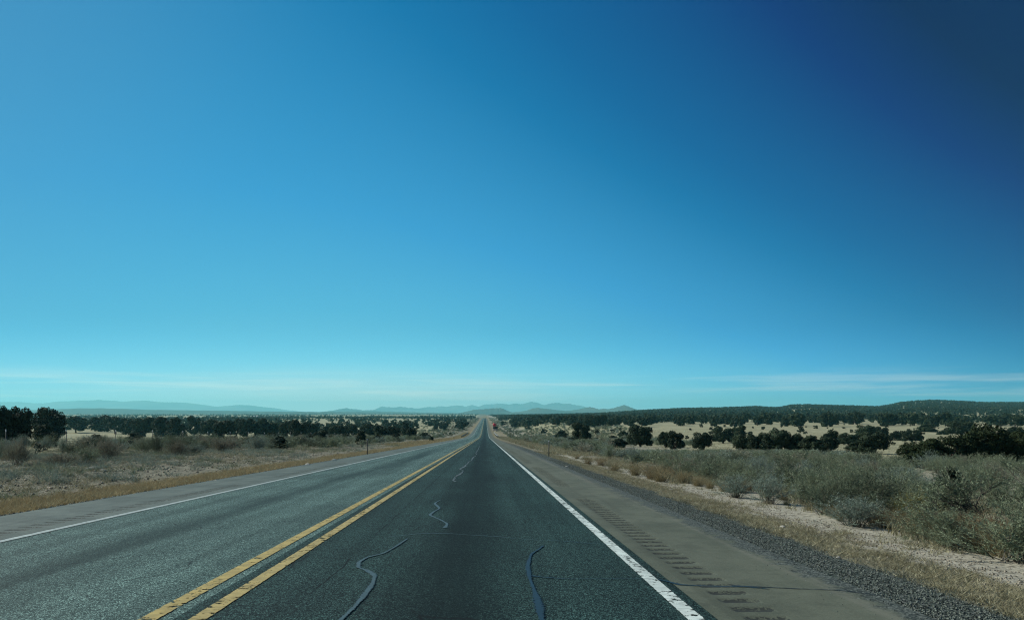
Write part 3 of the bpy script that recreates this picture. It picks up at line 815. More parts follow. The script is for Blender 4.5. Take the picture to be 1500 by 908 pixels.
# the brush along the right verge
front = [(5.9, 7.5), (5.75, 9.2), (6.1, 8.4), (5.9, 10.6), (6.2, 12.2), (5.8, 13.8), (6.2, 15.5), (6.0, 17.5), (6.1, 19.8)]
k = 0; tries = 0
while len(rows_r) < 168 and tries < 30000:
    tries += 1
    y = 6.5 + 56 * rnd.random() ** 1.35
    xm = min(6.0 + .55 * y, 30)
    x = rnd.uniform(6.0 + .012 * y + (.9 if y > 26 else 0), xm)
    if x / y > .80 or x / y < .16: continue
    if y > 48 and x > 24: continue
    w = rnd.uniform(.95, 1.75); h = rnd.uniform(.72, 1.12)
    if x < 7.4: h *= .72; w *= .85
    if x > 9: h = min(h, max(.3, (1.3 - .0485 * y - gz(x, y)) / 1.1) * rnd.uniform(.78, 1.0))
    c = pick([('olive-grey', 6), ('blue-grey', 2.0), ('tan', .9), ('dark green', 1.1)] if x > 6.6 else [('olive-grey', 5), ('tan', 1.6), ('blue-grey', 1.4)])
    try_shrub(x, y, w, h * rnd.uniform(.78, 1.0), c, rows_r, .37)
for px, py, w, h, c in [(1302, 745, .55, .42, 'yellow-green'), (1345, 757, .7, .62, 'yellow-green'), (1372, 770, .5, .4, 'yellow-green'), (1318, 762, .45, .45, 'yellow-green')]:
    x, y = at(px, py + 8); rows_r.append((x, y, w, h, c)); placed.append((x, y, w * .3))
# left side scrub
tries = 0
while len(rows_l) < 135 and tries < 30000:
    tries += 1
    y = 16 + 120 * rnd.random() ** 1.7
    x = -rnd.uniform(14 + .06 * y, 22 + .17 * y + 8)
    if y < 25 and x > -18: continue
    if x / y < -.72: continue
    w = rnd.uniform(1.0, 2.2); h = rnd.uniform(.6, 1.25)
    if x > -17: h *= .7
    c = pick([('olive-grey', 4), ('blue-grey', 3), ('tan', 1.6), ('dark green', 2.4)])
    try_shrub(x, y, w, h, c, rows_l, .36)
def put_shrub(q, lab, group):
    x, y, w, h, c = q
    st, fo = shr[c][rnd.randrange(3)]
    e = empty('shrub', (x, y, gz(x, y)), rnd.uniform(0, 6.28), (w, w, h))
    link('stems', st, e); link('foliage', fo, e)
    tag(e, lab, 'shrub', group)
def szw(h, w): return 'low' if h < .66 else ('tall' if h > .95 else ('wide' if w > 1.45 else 'bushy'))
for side, rows, cuts, nms, grp in (
        ('r', rows_r, [0, 6.9, 8.3, 10, 12.5, 16, 21, 99], ['in front row along gravel verge', 'in second row behind gravel verge', 'in third row behind gravel verge', 'in fourth row behind gravel verge', 'in fifth row behind gravel verge', 'in sixth row behind gravel verge', 'in backmost row before pale field'], 'shrubs massed along the gravel verge'),
        ('l', rows_l, [0, 19, 23, 28, 99], ['on rocky bank by oncoming lane', 'halfway up rocky bank', 'just before the wire fence', 'beyond the wire fence'], 'shrubs on the rocky bank by the fence')):
    for c0, c1, nm in zip(cuts[:-1], cuts[1:], nms):
        sub = sorted([q for q in rows if c0 <= abs(q[0]) < c1], key=lambda q: q[1])
        for i, q in enumerate(sub):
            put_shrub(q, f"{szw(q[3], q[2])} {q[4]} twiggy shrub {nm}, {ordinal(i + 1)} from near end", grp)

def bare_shrub(seed):
    g = np.random.default_rng(seed); b = MB(); tp = []; td = []
    def grow(p, d, L, r_, lvl):
        q = p + d * L + g.normal(0, .03, 3) * L; mid = (p + q) / 2 + g.normal(0, .08, 3) * L
        b.tube([p, mid, q], [r_, r_ * .85, r_ * .65], 5)
        if lvl <= 1:
            for k in range(7):
                f = g.uniform(.2, 1); tp.append(p + (q - p) * f); dd = d + .8 * rdir(1, g)[0]; td.append(dd / np.linalg.norm(dd))
        if lvl == 0: return
        for k in range(g.integers(2, 5)):
            nd = d + .75 * rdir(1, g)[0]; nd[2] = nd[2] * .7 + .25; nd /= np.linalg.norm(nd)
            grow(p + (q - p) * g.uniform(.55, 1.0), nd, L * g.uniform(.6, .9), r_ * .6, lvl - 1)
    for k in range(6):
        a = g.uniform(0, 6.28); d = np.array([math.cos(a) * .75, math.sin(a) * .75, .75]); d /= np.linalg.norm(d)
        grow(np.array([math.cos(a) * .05, math.sin(a) * .05, -.03]), d, .42, .022, 4)
    tp = np.array(tp); td = np.array(td)
    V, Fc = blades(tp, tp + td * g.uniform(.05, .16, len(tp))[:, None], .003, g)
    j = np.repeat(np.arange(len(tp)), 2); lp = tp[j] + td[j] * g.uniform(.02, .14, len(j))[:, None]; ld = td[j] + rdir(len(j), g)
    V2, F2 = blades(lp, lp + ld * .022, .006, g)
    return b.mesh('stems', plain('dead_wood', (.075, .066, .052), .95, .1, .5, 20)), mesh_np('foliage', np.concatenate([V, V2]), np.concatenate([Fc, F2 + len(V)]), M_olive)
bs = bare_shrub(31)
for (px, py, w, lab) in [(1482, 806, 1.25, 'bare dark-branched twiggy shrub nearest the verge, by the shaggy russet clumps'), (1240, 748, .8, 'small half-bare shrub with dark stems beside the pale lumpy rock')]:
    x, y = at(px, py); e = empty('shrub', (x, y, gz(x, y)), px * .01, (w, w, w * .95)); link('stems', bs[0], e); link('foliage', bs[1], e)
    tag(e, lab, 'shrub', 'shrubs massed along the gravel verge')

# far brush, beyond counting
def far_scrub(name, pts):
    groups_ = {}
    for (x, y, w, h, c) in pts: groups_.setdefault(c, []).append((x, y, w, h))
    V_ = []; Fc_ = []; n = 0; mats = []; mi = []
    for ci, (c, lst) in enumerate(groups_.items()):
        fv, ff, mm = shr_lo[c]; mats.append(mm)
        a_ = np.array(lst); z = ground(a_[:, 0], a_[:, 1])
        for (x, y, w, h), zz in zip(lst, z):
            th = rnd.uniform(0, 6.28); ca, sa = math.cos(th), math.sin(th)
            V = np.stack([(fv[:, 0] * ca - fv[:, 1] * sa) * w + x, (fv[:, 0] * sa + fv[:, 1] * ca) * w + y, fv[:, 2] * h + zz], -1)
            V_.append(V); Fc_.append(ff + n); n += len(V); mi.append(np.full(len(ff), ci))
    me = mesh_np(name, np.concatenate(V_), np.concatenate(Fc_), None)
    for mm in mats: me.materials.append(mm)
    me.polygons.foreach_set('material_index', np.concatenate(mi).astype(np.int32))
    tag(link(name, me), kind='stuff')
pts = []
while len(pts) < 1500:       # right: brush bank down the road towards the sign
    y = 40 + 430 * rnd.random() ** 1.25; x = rnd.uniform(7.5 + .006 * y, 22 + .13 * y)
    if x / y > .5 and y < 70: continue
    if x / y > .17 and y < 120:
        lim_ = (1.3 - .0485 * y - gz(x, y)) / 1.1
        if lim_ < .3: continue
        pts.append((x, y, rnd.uniform(1.2, 2.2), min(lim_, rnd.uniform(.5, 1.0)) * rnd.uniform(.8, 1), pick([('olive-grey', 5), ('blue-grey', 2), ('dark green', 1.5), ('tan', 1)]))); continue
    pts.append((x, y, rnd.uniform(1.2, 2.4), rnd.uniform(.6, 1.15), pick([('olive-grey', 5), ('blue-grey', 2), ('dark green', 2.2), ('tan', 1)])))
while len(pts) < 2300:       # left: the band beside the oncoming lane
    y = 60 + 400 * rnd.random() ** 1.2; x = -rnd.uniform(12.5 + .004 * y, 26 + .08 * y)
    pts.append((x, y, rnd.uniform(1.1, 2.4), rnd.uniform(.55, 1.15), pick([('olive-grey', 5), ('blue-grey', 2.5), ('dark green', 2.5), ('tan', 1)])))
k_ = 0
while k_ < 900:      # farther along the road the brush comes close to both shoulders
    y = 430 + 1250 * rnd.random() ** 1.3; x = rnd.choice([-1, 1]) * (rnd.uniform(6, 12) + rnd.uniform(0, 60) * rnd.random())
    if x < 0: x -= 4
    pts.append((x, y, rnd.uniform(1.8, 4.2), rnd.uniform(.7, 1.5), pick([('olive-grey', 5), ('blue-grey', 1.5), ('dark green', 3), ('tan', .6)]))); k_ += 1
far_scrub('scrub', pts)

# ------------------------------------------------------------------ small cedar, cholla
M_ced = foliage('cedar_leaf', [(.010, .020, .014), (.025, .04, .026), (.035, .055, .03)], .05, .8, 6, .2)
def cedar():
    g = np.random.default_rng(77); b = MB()
    b.tube([(0, 0, -.03), (.01, 0, .5), (0, .01, 1.0)], [.03, .02, .004], 6)
    pos = []; dr = []
    for k in range(90):
        h = g.uniform(.03, .97); a = g.uniform(0, 6.28); L = (1 - h) ** .8 * .52 + .05
        d = np.array([math.cos(a), math.sin(a), g.uniform(.1, .7)]); d /= np.linalg.norm(d)
        o = np.array([0, 0, h * .95]); b.tube([o, o + d * L * .95], [.006, .002], 4)
        m_ = int(60 * L + 12)
        f = g.uniform(.1, 1, m_)[:, None]
        pos.append(o + d * L * f + g.normal(0, .02, (m_, 3))); dd = d + .9 * rdir(m_, g); dr.append(dd / np.linalg.norm(dd, axis=1, keepdims=True))
    pos = np.concatenate(pos); dr = np.concatenate(dr)
    pos = np.repeat(pos, 4, 0); dr = np.repeat(dr, 4, 0) + .8 * rdir(len(pos), g)
    V, Fc = blades(pos, pos + dr * .045, .007, g)
    return b.mesh('trunk', M_bark), mesh_np('crown', V, Fc, M_ced)
tk, cr = cedar()
x, y = cdx, cdy; e = empty('young_cedar', (x, y, gz(x, y)), .4, (.95, .95, 1.05))
link('trunk', tk, e); link('crown', cr, e)
tag(e, 'small dark cone-shaped cedar among grey shrubs above the gravel verge', 'tree')

M_chol = foliage('cholla_joint', [(.07, .085, .06), (.13, .145, .105), (.17, .175, .13)], 0, .85, 5, .4)
M_fruit = plain('cholla_fruit', (.42, .36, .20), .8, .2, .3, 9)
def cholla(seed):
    g = np.random.default_rng(seed); b = MB(); fr = MB(); sp_b = []; sp_t = []
    def grow(p, d, L, r_, lvl):
        q = p + d * L; b.tube([p, (p + q) / 2, q], [r_, r_ * 1.1, r_ * .9], 7)
        m_ = 26
        f = g.uniform(0, 1, m_)[:, None]; base = p + (q - p) * f; dd = rdir(m_, g)
        sp_b.append(base); sp_t.append(base + dd * (r_ + .035))
        if lvl == 0:
            fr.tube([q, q + d * .05], [.022, .016], 6); return
        for k in range(g.integers(2, 4)):
            nd = d + .95 * rdir(1, g)[0]; nd[2] = abs(nd[2]) * .8 + .12; nd /= np.linalg.norm(nd)
            grow(q, nd, L * g.uniform(.68, .95), r_ * .84, lvl - 1)
    for k in range(3):
        d = np.array([g.normal(0, .45), g.normal(0, .45), 1.0]); d /= np.linalg.norm(d)
        grow(np.array([g.normal(0, .06), g.normal(0, .06), -.03]), d, .42, .042, 3)
    V, Fc = blades(np.concatenate(sp_b), np.concatenate(sp_t), .006, g)
    b.add(V, Fc)
    return b.mesh('branch', M_chol), fr.mesh('fruit', M_fruit)
chs = [cholla(610 + k) for k in range(3)]
cl = [(133, 660, 1.25), (186, 658, .95), (165, 664, 1.3), (228, 657, 1.2), (259, 655, 1.25), (290, 654, 1.2), (318, 655, .9), (330, 658, 1.0), (382, 653, 1.5), (392, 655, 1.1), (352, 656, .8), (449, 652, 1.15), (442, 653, 1.2), (530, 655, .9), (50, 668, 1.0)]
for i, (px, py, h) in enumerate(sorted(cl)):
    x, y = at(px, py); k = rnd.randrange(3)
    e = empty('cholla_cactus', (x, y, gz(x, y)), rnd.uniform(0, 6.28), (h * .72,) * 3)
    link('branch', chs[k][0], e); link('fruit', chs[k][1], e)
    tag(e, f"{'tall' if h > 1.15 else 'low'} grey-green branching cholla with pale tips by the wire fence, {ordinal(len(cl) - i)} from the road", 'cactus', 'cholla cacti along the wire fence')

# ------------------------------------------------------------------ grass, gravel, rocks
M_straw = foliage('straw', [(.15, .138, .08), (.335, .31, .19), (.58, .55, .37)], .2, .9, 1.3, 0)
M_rust = foliage('rust_grass', [(.24, .195, .10), (.46, .385, .215), (.66, .57, .35)], .2, .9, 1.3, 0)
M_straw_o = foliage('straw_clump', [(0.18, 0.148, 0.0738), (0.312, 0.262, 0.148), (0.41, 0.361, 0.23)], .25, .9, 4, .7)
M_rust_o = foliage('rust_clump', [(.14, .105, .06), (.25, .195, .11), (.34, .28, .17)], .25, .9, 4, .7)
def tufts(name, x, y, h, nb, m, spread=.05, w=.0035, lean=.55):
    n_ = len(x); z = ground(x, y)
    i = np.repeat(np.arange(n_), nb)
    base = np.stack([x[i], y[i], z[i] - .01], -1); base[:, :2] += rng.normal(0, spread, (len(i), 2))
    d = rng.normal(0, lean, (len(i), 3)); d[:, 2] = 1; 
    tip = base + d * (h[i] * rng.uniform(.5, 1.1, len(i)))[:, None]
    V, Fc = blades(base, tip, np.full(len(i), w))
    tag(link(name, mesh_np(name, V, Fc, m)), kind='stuff')
def area(n_, x0, x1, y0, y1, p_=1.5):
    y = y0 + (y1 - y0) * rng.uniform(0, 1, n_) ** p_; x = rng.uniform(x0, x1, n_)
    return x, y
x, y = area(5200, 3.95, 5.25, 5.5, 60, 1.9); k = rng.uniform(0, 1, len(x)) < np.clip(.75 + 2.2 * fbm(x * 1.2, y * .8, 90, 3), .08, 1)
x, y = x[k], y[k]; tufts('dry_grass', x, y, rng.uniform(.03, .10, len(x)), 22, M_straw, .05, .0028, .9)
x, y = area(700, 5.3, 6.6, 6, 60, 1.5); k = fbm(x, y, 91, 3) > .02; x, y = x[k], y[k]; tufts('dry_grass', x, y, rng.uniform(.04, .16, len(x)), 26, M_straw, .05, .0035, .7)
x, y = area(4600, 5.9, 13, 7, 62, 1.2); k = (fbm(x * .4, y * .25, 92, 3) > -.02) & ((x > 6.5) | (y > 22)); x, y = x[k], y[k]; tufts('dry_grass', x, y, rng.uniform(.12, .42, len(x)), 16, M_straw, .07, .006, .4)
x, y = area(5200, 4.8, 16, 55, 330, 1.3); tufts('dry_grass', x, y, rng.uniform(.15, .45, len(x)), 9, M_straw, .2, .018, .4)
x, y = area(9000, -9.9, -8.1, 10, 150, 2.0); tufts('rust_grass', x, y, rng.uniform(.05, .2, len(x)), 14, M_rust, .06, .005, .7)
x, y = area(4500, -12.5, -8.6, 90, 420, 1.2); tufts('rust_grass', x, y, rng.uniform(.12, .4, len(x)), 8, M_rust, .25, .02, .5)
# ground cover on the left bank
x, y = area(9000, -32, -9.8, 13, 110, 1.6); x = x - .12 * (y - 13) * rng.uniform(0, 1, len(x)); k = (x / y > -.75) & (fbm(x * .35, y * .2, 95, 3) > -.10); x, y = x[k], y[k]
tufts('dry_grass', x, y, rng.uniform(.06, .24, len(x)), 18, M_straw, .09, .006, .8)
x, y = area(3400, -30, -9.8, 13, 110, 1.6); x = x - .12 * (y - 13) * rng.uniform(0, 1, len(x)); k = (x / y > -.75) & (fbm(x * .3, y * .2, 96, 3) > .05); x, y = x[k], y[k]
tufts('ground_cover', x, y, rng.uniform(.12, .42, len(x)), 30, M_grey, .14, .008, .8)
x, y = area(2600, -30, -9.8, 13, 110, 1.6); k = (x / y > -.75) & (fbm(x * .3, y * .2, 97, 3) > .04); x, y = x[k], y[k]
tufts('ground_cover', x, y, rng.uniform(.10, .36, len(x)), 28, M_olive, .13, .008, .8)
# field grass
x, y = area(5000, 20, 120, 55, 330, 1.2); k = (x / y < .78); x, y = x[k], y[k]; tufts('dry_grass', x, y, rng.uniform(.15, .4, len(x)), 7, M_straw, .5, .02, .7)
x, y = area(4500, -120, -26, 50, 300, 1.2); k = (x / y > -.75); x, y = x[k], y[k]; tufts('dry_grass', x, y, rng.uniform(.15, .45, len(x)), 7, M_straw, .5, .02, .7)

def stones(name, x, y, s_, m, lift=0):
    z = ground(x, y) if lift == 0 else prof(y) + lift
    oc = np.array([[1, 0, 0], [-1, 0, 0], [0, 1, 0], [0, -1, 0], [0, 0, 1], [0, 0, -1]], float)
    fo = np.array([[0, 2, 4], [2, 1, 4], [1, 3, 4], [3, 0, 4], [2, 0, 5], [1, 2, 5], [3, 1, 5], [0, 3, 5]])
    n_ = len(x)
    J = oc[None] * (1 + rng.uniform(-.35, .35, (n_, 6, 3))) * s_[:, None, None] * np.array([1, 1, .7]) + rng.normal(0, .18, (n_, 6, 3)) * s_[:, None, None]
    V = J + np.stack([x, y, z + s_ * .25], -1)[:, None]
    Fc = fo[None] + (np.arange(n_) * 6)[:, None, None]
    tag(link(name, mesh_np(name, V.reshape(-1, 3), Fc.reshape(-1, 3), m)), kind='stuff')
def m_stone(name, a, c2):
    m, t, b = material(name, .9, .2)
    p = P(t); t.put(b.inputs['Base Color'], t.mix(t.ss(.36, .68, t.noise(45, 2, p)), a, c2)); return m
G1 = m_stone('stone_dark', (.012, .018, .015), (.20, .23, .19)); G2 = m_stone('stone_tan', (0.126, 0.108, 0.077), (0.42, 0.378, 0.294))
n_ = 15000; y = 4.8 + 34 * rng.uniform(0, 1, n_) ** 2; x = 3.2 + np.abs(rng.normal(.42, .3, n_)); k = x < 4.35; x, y = x[k], y[k]
stones('gravel', x, y, rng.uniform(.004, .0125, len(x)), G1)
n_ = 420; y = 4.8 + 26 * rng.uniform(0, 1, n_) ** 1.6; x = 3.12 - np.abs(rng.normal(0, .22, n_)); k = x > 2.3; x, y = x[k], y[k]
stones('gravel', x, y, rng.uniform(.003, .008, len(x)), G1, .004)
n_ = 7000; y = 6 + 34 * rng.uniform(0, 1, n_) ** 1.7; x = rng.normal(5.35, .42, n_)
stones('gravel', x, y, rng.uniform(.005, .018, n_), G2)
n_ = 4500; y = 14 + 70 * rng.uniform(0, 1, n_) ** 1.6; x = -rng.uniform(10, 24, n_)
stones('gravel', x, y, rng.uniform(.02, .06, n_), G2)
n_ = 1500; y = 10 + 60 * rng.uniform(0, 1, n_) ** 1.8; x = -7.72 - np.abs(rng.normal(.12, .16, n_))
stones('gravel', x, y, rng.uniform(.012, .03, n_), G1)

# grass clumps one can tell apart beside the verge
def clump(seed, nb, w):
    g = np.random.default_rng(seed)
    base = np.stack([g.normal(0, .10, nb), g.normal(0, .10, nb), np.full(nb, -.02)], -1)
    out = base.copy(); out[:, 2] = 0; out = out * 3.2 + g.normal(0, .14, (nb, 3)); out[:, 2] = g.uniform(.45, 1.0, nb)
    tip = base + out
    mid = base + out * np.array([.4, .4, .62])
    V1, F1 = blades(base, mid + (mid - base) * .1, w, g); V2, F2 = blades(mid, tip, w * .8, g)
    return np.concatenate([V1, V2]), np.concatenate([F1, F2 + len(V1)])
cm = {'straw': [mesh_np('grass_clump', *clump(700 + k, 420, .006), M_straw_o) for k in range(3)],
      'russet': [mesh_np('grass_clump', *clump(710 + k, 420, .006), M_rust_o) for k in range(3)]}
cpx = [(1122, 730, .3, 's'), (1148, 733, .34, 's'), (1152, 741, .2, 's'), (1223, 758, .3, 's'), (1230, 763, .14, 's'), (1281, 770, .34, 'r'), (1300, 775, .42, 'r'), (1345, 783, .42, 's'), (1362, 786, .4, 's'), (1388, 790, .5, 's'),
       (1405, 805, .62, 'r'), (1428, 806, .6, 'r'), (1448, 812, .5, 's'), (1478, 816, .5, 's'), (1498, 815, .45, 'r'), (1330, 780, .36, 's'), (1420, 795, .5, 's'), (1462, 800, .55, 'r'),
       (930, 697, .6, 's'), (955, 702, .65, 'r'), (968, 706, .6, 's'), (1000, 708, .5, 's'), (1022, 712, .4, 's'), (900, 690, .5, 's'), (880, 682, .5, 'r'), (862, 680, .5, 's'), (1040, 716, .35, 's'), (1085, 722, .4, 'r'), (985, 700, .55, 'r'),
       (845, 672, .4, 's'), (1186, 748, .25, 's'), (1060, 720, .3, 's')]
cpx.sort(key=lambda q: q[0])
for i, (px, py, h, c) in enumerate(cpx):
    x, y = at(px, py); cn = 'straw' if c == 's' else 'russet'
    o = link('grass_clump', cm[cn][rnd.randrange(3)]); o.location = (x, y, gz(x, y)); o.rotation_euler = (0, 0, rnd.uniform(0, 6.28))
    w = h * rnd.uniform(.9, 1.25); o.scale = (w, w, h)
    tag(o, f"{'low' if h < .4 else 'shaggy'} {'straw-coloured' if c == 's' else 'russet'} grass clump at the verge edge, {ordinal(i + 1)} from the marker post", 'grass clump', 'dry grass clumps along the gravel verge')

M_wrock = plain('pale_rock', (.40, .385, .32), .9, .2, .25, 8)
def rock_me(seed):
    g = np.random.default_rng(seed)
    import bmesh
    bm = bmesh.new(); bmesh.ops.create_icosphere(bm, subdivisions=2, radius=1)
    for v in bm.verts:
        n_ = 1 + .9 * float(fbm(np.array([v.co.x * 1.3 + seed]), np.array([v.co.y * 1.3 + v.co.z]), seed, 3)[0])
        v.co *= n_; v.co.z *= .6
    me = bpy.data.meshes.new('rock'); bm.to_mesh(me); bm.free(); me.materials.append(M_wrock); return me
rk = [rock_me(s_) for s_ in (3, 8, 15)]
rps = [(1237, 756, .09, 'pale lumpy rock lying beside the shrubs at the verge edge'), (1295, 762, .05, 'small white rock under the yellow-green shrub'), (1147, 774, .045, 'flat pale rock on the verge just off the dark gravel'),
       (983, 718, .05, 'small pale rock on the verge below the straw clumps'), (1228, 820, .022, 'tiny pale stone lying on the dark gravel strip'), (60, 742, .07, 'white stone at the edge of the oncoming shoulder'), (316, 706, .06, 'white stone on the rust grass strip by the oncoming shoulder, near the bend of scrub'),
       (451, 681, .10, 'small white stone beside the far shoulder before the marker post'), (137, 688, .16, 'long pale rock on the rocky bank below the fence'), (150, 690, .12, 'short pale rock beside the long one on the bank'), (490, 675, .12, 'pale stone on the rust grass strip nearest the marker post'), (830, 684, .06, 'pale pebble on the gravel edge past the roadside post')]
for i, (px, py, s_, lab) in enumerate(rps):
    x, y = at(px, py); o = link('rock', rk[i % 3]); o.location = (x, y, gz(x, y) + s_ * .2); o.scale = (s_ * (2.0 if 'long' in lab else 1.2), s_, s_ * .8); o.rotation_euler = (0, 0, rnd.uniform(0, 3))
    tag(o, lab, 'rock')

# ------------------------------------------------------------------ road furniture
M_steel = plain('galvanised_steel', (.42, .44, .43), .55, .5, .2, 3, .4)
M_post = plain('weathered_steel_post', (.10, .10, .09), .8, .3, .3, 6)
M_refl = plain('reflector_white', (.75, .77, .75), .3, .6, .05)
M_wood_p = plain('timber_post', (.13, .105, .08), .95, .1, .4, 4)
def marker(px, base, h, lab):
    x, y = at(px, base)
    e = empty('marker_post', (x, y, gz(x, y)))
    b = MB(); b.box((0, 0, h / 2 - .1), (.055, .006, h + .2)); b.box((-.026, .013, h / 2 - .1), (.006, .02, h + .2)); b.box((.026, .013, h / 2 - .1), (.006, .02, h + .2)); link('post', b.mesh('post', M_post), e)
    b = MB(); b.tube([(0, -.004, h - .08), (0, -.012, h - .08)], [.034, .034], 12); link('reflector', b.mesh('reflector', M_refl), e)
    tag(e, lab, 'marker post', 'roadside marker posts')
marker(804, 668.5, 1.02, 'thin grey marker post standing in straw grass beside the tan shoulder')
marker(538, 666, 1.05, 'dark marker post standing on the rust grass strip across the oncoming lane')

def guardrail(x, y0, y1, side, lab):
    e = empty('guardrail', (x, y0, float(prof(y0)) - .02))
    zz = lambda y: float(prof(y)) - float(prof(y0))
    pr = [(-.0, .70), (.035, .66), (.035, .61), (-.02, .565), (.035, .52), (.035, .47), (0, .43)]
    yq = np.arange(y0, y1 + .1, 4.0)
    V = np.array([[side * a, y - y0, b_ + zz(y)] for y in yq for a, b_ in pr]); n_ = len(pr)
    V2 = V.copy(); V2[:, 0] -= side * .012
    i = np.arange(len(V)).reshape(len(yq), n_)
    Fq = np.stack([i[:-1, :-1], i[:-1, 1:], i[1:, 1:], i[1:, :-1]], -1).reshape(-1, 4)
    b = MB(); b.add(V, Fq); b.add(V2, Fq[:, ::-1]); link('beam', b.mesh('beam', M_steel, True), e)
    for k, y in enumerate(np.arange(y0 + 1, y1, 3.8)):
        b = MB(); b.box((-side * .12, y - y0, zz(y) + .28), (.15, .10, .86)); link('post', b.mesh('post', M_wood_p), e)
    b = MB(); b.box((side * .02, -.12, .55), (.06, .26, .42)); link('end_piece', b.mesh('end_piece', M_refl if side < 0 else M_post), e)
    tag(e, lab, 'guardrail', 'guardrails at the dip in the road')
guardrail(4.75, 288, 398, -1, 'bright steel guardrail beside the tan shoulder, below the red sign')
guardrail(-9.15, 286, 400, 1, 'dark steel guardrail along the oncoming shoulder at the dip')

M_red = plain('sign_red', (.62, .028, .05), .6, .4, .1, 2); M_blk = plain('sign_black', (.012, .010, .010), .7, .3, .2, 2); M_pale = plain('sign_pale', (.62, .50, .44), .7, .3, .08, 2)
sy = 446.0; sx = (725.6 - CX) / FPX * sy
e = empty('roadside_sign', (sx, sy, gz(sx, sy) - .05))
for dx in (-1.1, .75):
    b = MB(); b.box((dx, .09, 2.4), (.13, .1, 5.0)); link('post', b.mesh('post', M_wood_p), e)
def panel(name, x0, x1, z0, z1, m):
    b = MB(); b.box(((x0 + x1) / 2, 0, (z0 + z1) / 2), (x1 - x0, .05, z1 - z0)); return link(name, b.mesh(name, m), e)
panel('red_panel', -1.5, .45, 3.35, 5.15, M_red); panel('black_panel', -1.5, 1.45, 1.62, 3.32, M_blk)
panel('pale_panel', -1.62, -.02, .82, 1.55, M_pale); panel('pale_panel', .06, 1.5, .82, 1.55, M_pale)
b = MB(); b.box((.8, .0, .55), (.4, .05, .3)); b.mesh
panel('small_plate', .45, .85, .25, .62, M_blk)
panel('small_plate', 1.25, 1.6, .55, .8, M_blk)
tag(e, 'red sign above black and pale boards on posts beside the far guardrail', 'sign')

# wire fence on the left
M_wire = plain('fence_wire', (.12, .12, .11), .6, .4, .2)
M_tip = plain('post_tip_white', (.6, .6, .55), .7, .3, .1)
fx = -30.0; fy0 = 26.0; npost = 22; sp = 6.75
fys = [46.3 + sp * (k - 3) for k in range(npost)]
e = empty('wire_fence', (fx, fys[0], gz(fx, fys[0])))
z0 = e.location.z; tops = []
for k, y in enumerate(fys):
    dz = gz(fx, y) - z0; ln = rnd.uniform(-.07, .07); ln2 = rnd.uniform(-.05, .05)
    b = MB(); b.tube([(0, y - fys[0], dz - .3), (ln, y - fys[0] + ln2, dz + 1.36)], [.028, .026], 6)
    po = link('fence_post', b.mesh('fence_post', M_post), e)
    b = MB(); b.tube([(ln * 1.0, y - fys[0] + ln2, dz + 1.362), (ln * 1.12, y - fys[0] + ln2 * 1.1, dz + 1.52)], [.029, .027], 6)
    link('tip', b.mesh('tip', M_tip), po)
    tops.append((ln, y - fys[0] + ln2, dz))
for h in (.35, .65, .95, 1.25):
    b = MB(); q = []
    for (lx, ly, dz) in tops: q.append((lx * h / 1.36 + .03, ly, dz + h))
    b.tube(q, .0035, 4); link('wire', b.mesh('wire', M_wire), e)
tag(e, 'wire fence on thin dark posts with white tips along the rocky bank', 'fence')

# far buildings and masts
M_white = plain('white_wall', (.72, .72, .68), .8, .3, .06); M_roof = plain('grey_roof', (.30, .32, .33), .7, .3, .1); M_dark = plain('dark_opening', (.02, .02, .02), .5, .5, .1)
def house(px, y, w, d, h, lab, name='white_house', wall=M_white, flat=False):
    x = (px - CX) / FPX * y
    e = empty(name, (x, y, gz(x, y) - .2))
    b = MB(); b.box((0, 0, h / 2), (w, d, h)); wl = link('wall', b.mesh('wall', wall), e)
    if flat:
        b = MB(); b.box((0, 0, h + .09), (w + .25, d + .25, .16)); link('roof', b.mesh('roof', M_dark), e)
    else:
        b = MB(); e2 = w / 2 + .3; f2 = d / 2 + .3
        b.add([(-e2, -f2, h), (e2, -f2, h), (e2, 0, h + 1.4), (-e2, 0, h + 1.4), (-e2, f2, h), (e2, f2, h)], [[0, 1, 2, 3], [3, 2, 5, 4]])
        b.add([(-e2 + .3, -f2 + .3, h), (-e2 + .3, f2 - .3, h), (-e2 + .3, 0, h + 1.3)], [[0, 1, 2]]); b.add([(e2 - .3, -f2 + .3, h), (e2 - .3, 0, h + 1.3), (e2 - .3, f2 - .3, h)], [[0, 1, 2]])
        link('roof', b.mesh('roof', M_roof), e)
    for k, dx in enumerate((-.28, .2)):
        b = MB(); b.box((dx * w, -d / 2 - .02, h * .52), (w * .14, .06, h * .34)); link('window', b.mesh('window', M_dark), wl)
    tag(e, lab, 'house')
house(364, 2150, 9.5, 7, 3.4, 'tiny white house far out on the plain, farthest from the road')
house(372.5, 2230, 4.5, 6, 3.2, 'tiny white house in the middle of three on the far plain')
house(377, 2190, 5.5, 6, 3.4, 'tiny white house nearest the road of three on the far plain')
M_adobe = plain('adobe_wall', (.42, .41, .32), .9, .1, .1)
house(1479.5, 430, 4.6, 4.5, 2.0, 'small pale flat-roofed building half hidden among the dark trees', 'flat_roofed_hut', M_adobe, True)
def mast(px, y, h, name, lab, r_):
    x = (px - CX) / FPX * y
    e = empty(name, (x, y, gz(x, y) - .2))
    b = MB(); b.tube([(0, 0, 0), (0, 0, h)], [r_, r_ * .6], 6); link('pole', b.mesh('pole', M_steel), e)
    b = MB(); b.box((0, -.1, h - .6), (r_ * 8, .12, .2)); link('crossarm', b.mesh('crossarm', M_steel), e)
    tag(e, lab, 'mast')
mast(628.7, 4800, 34, 'radio_mast', 'thin radio mast on the hazy horizon near the low mountains', .35)
mast(729.4, 1180, 8.5, 'utility_pole', 'pale utility pole standing past the red sign', .16)

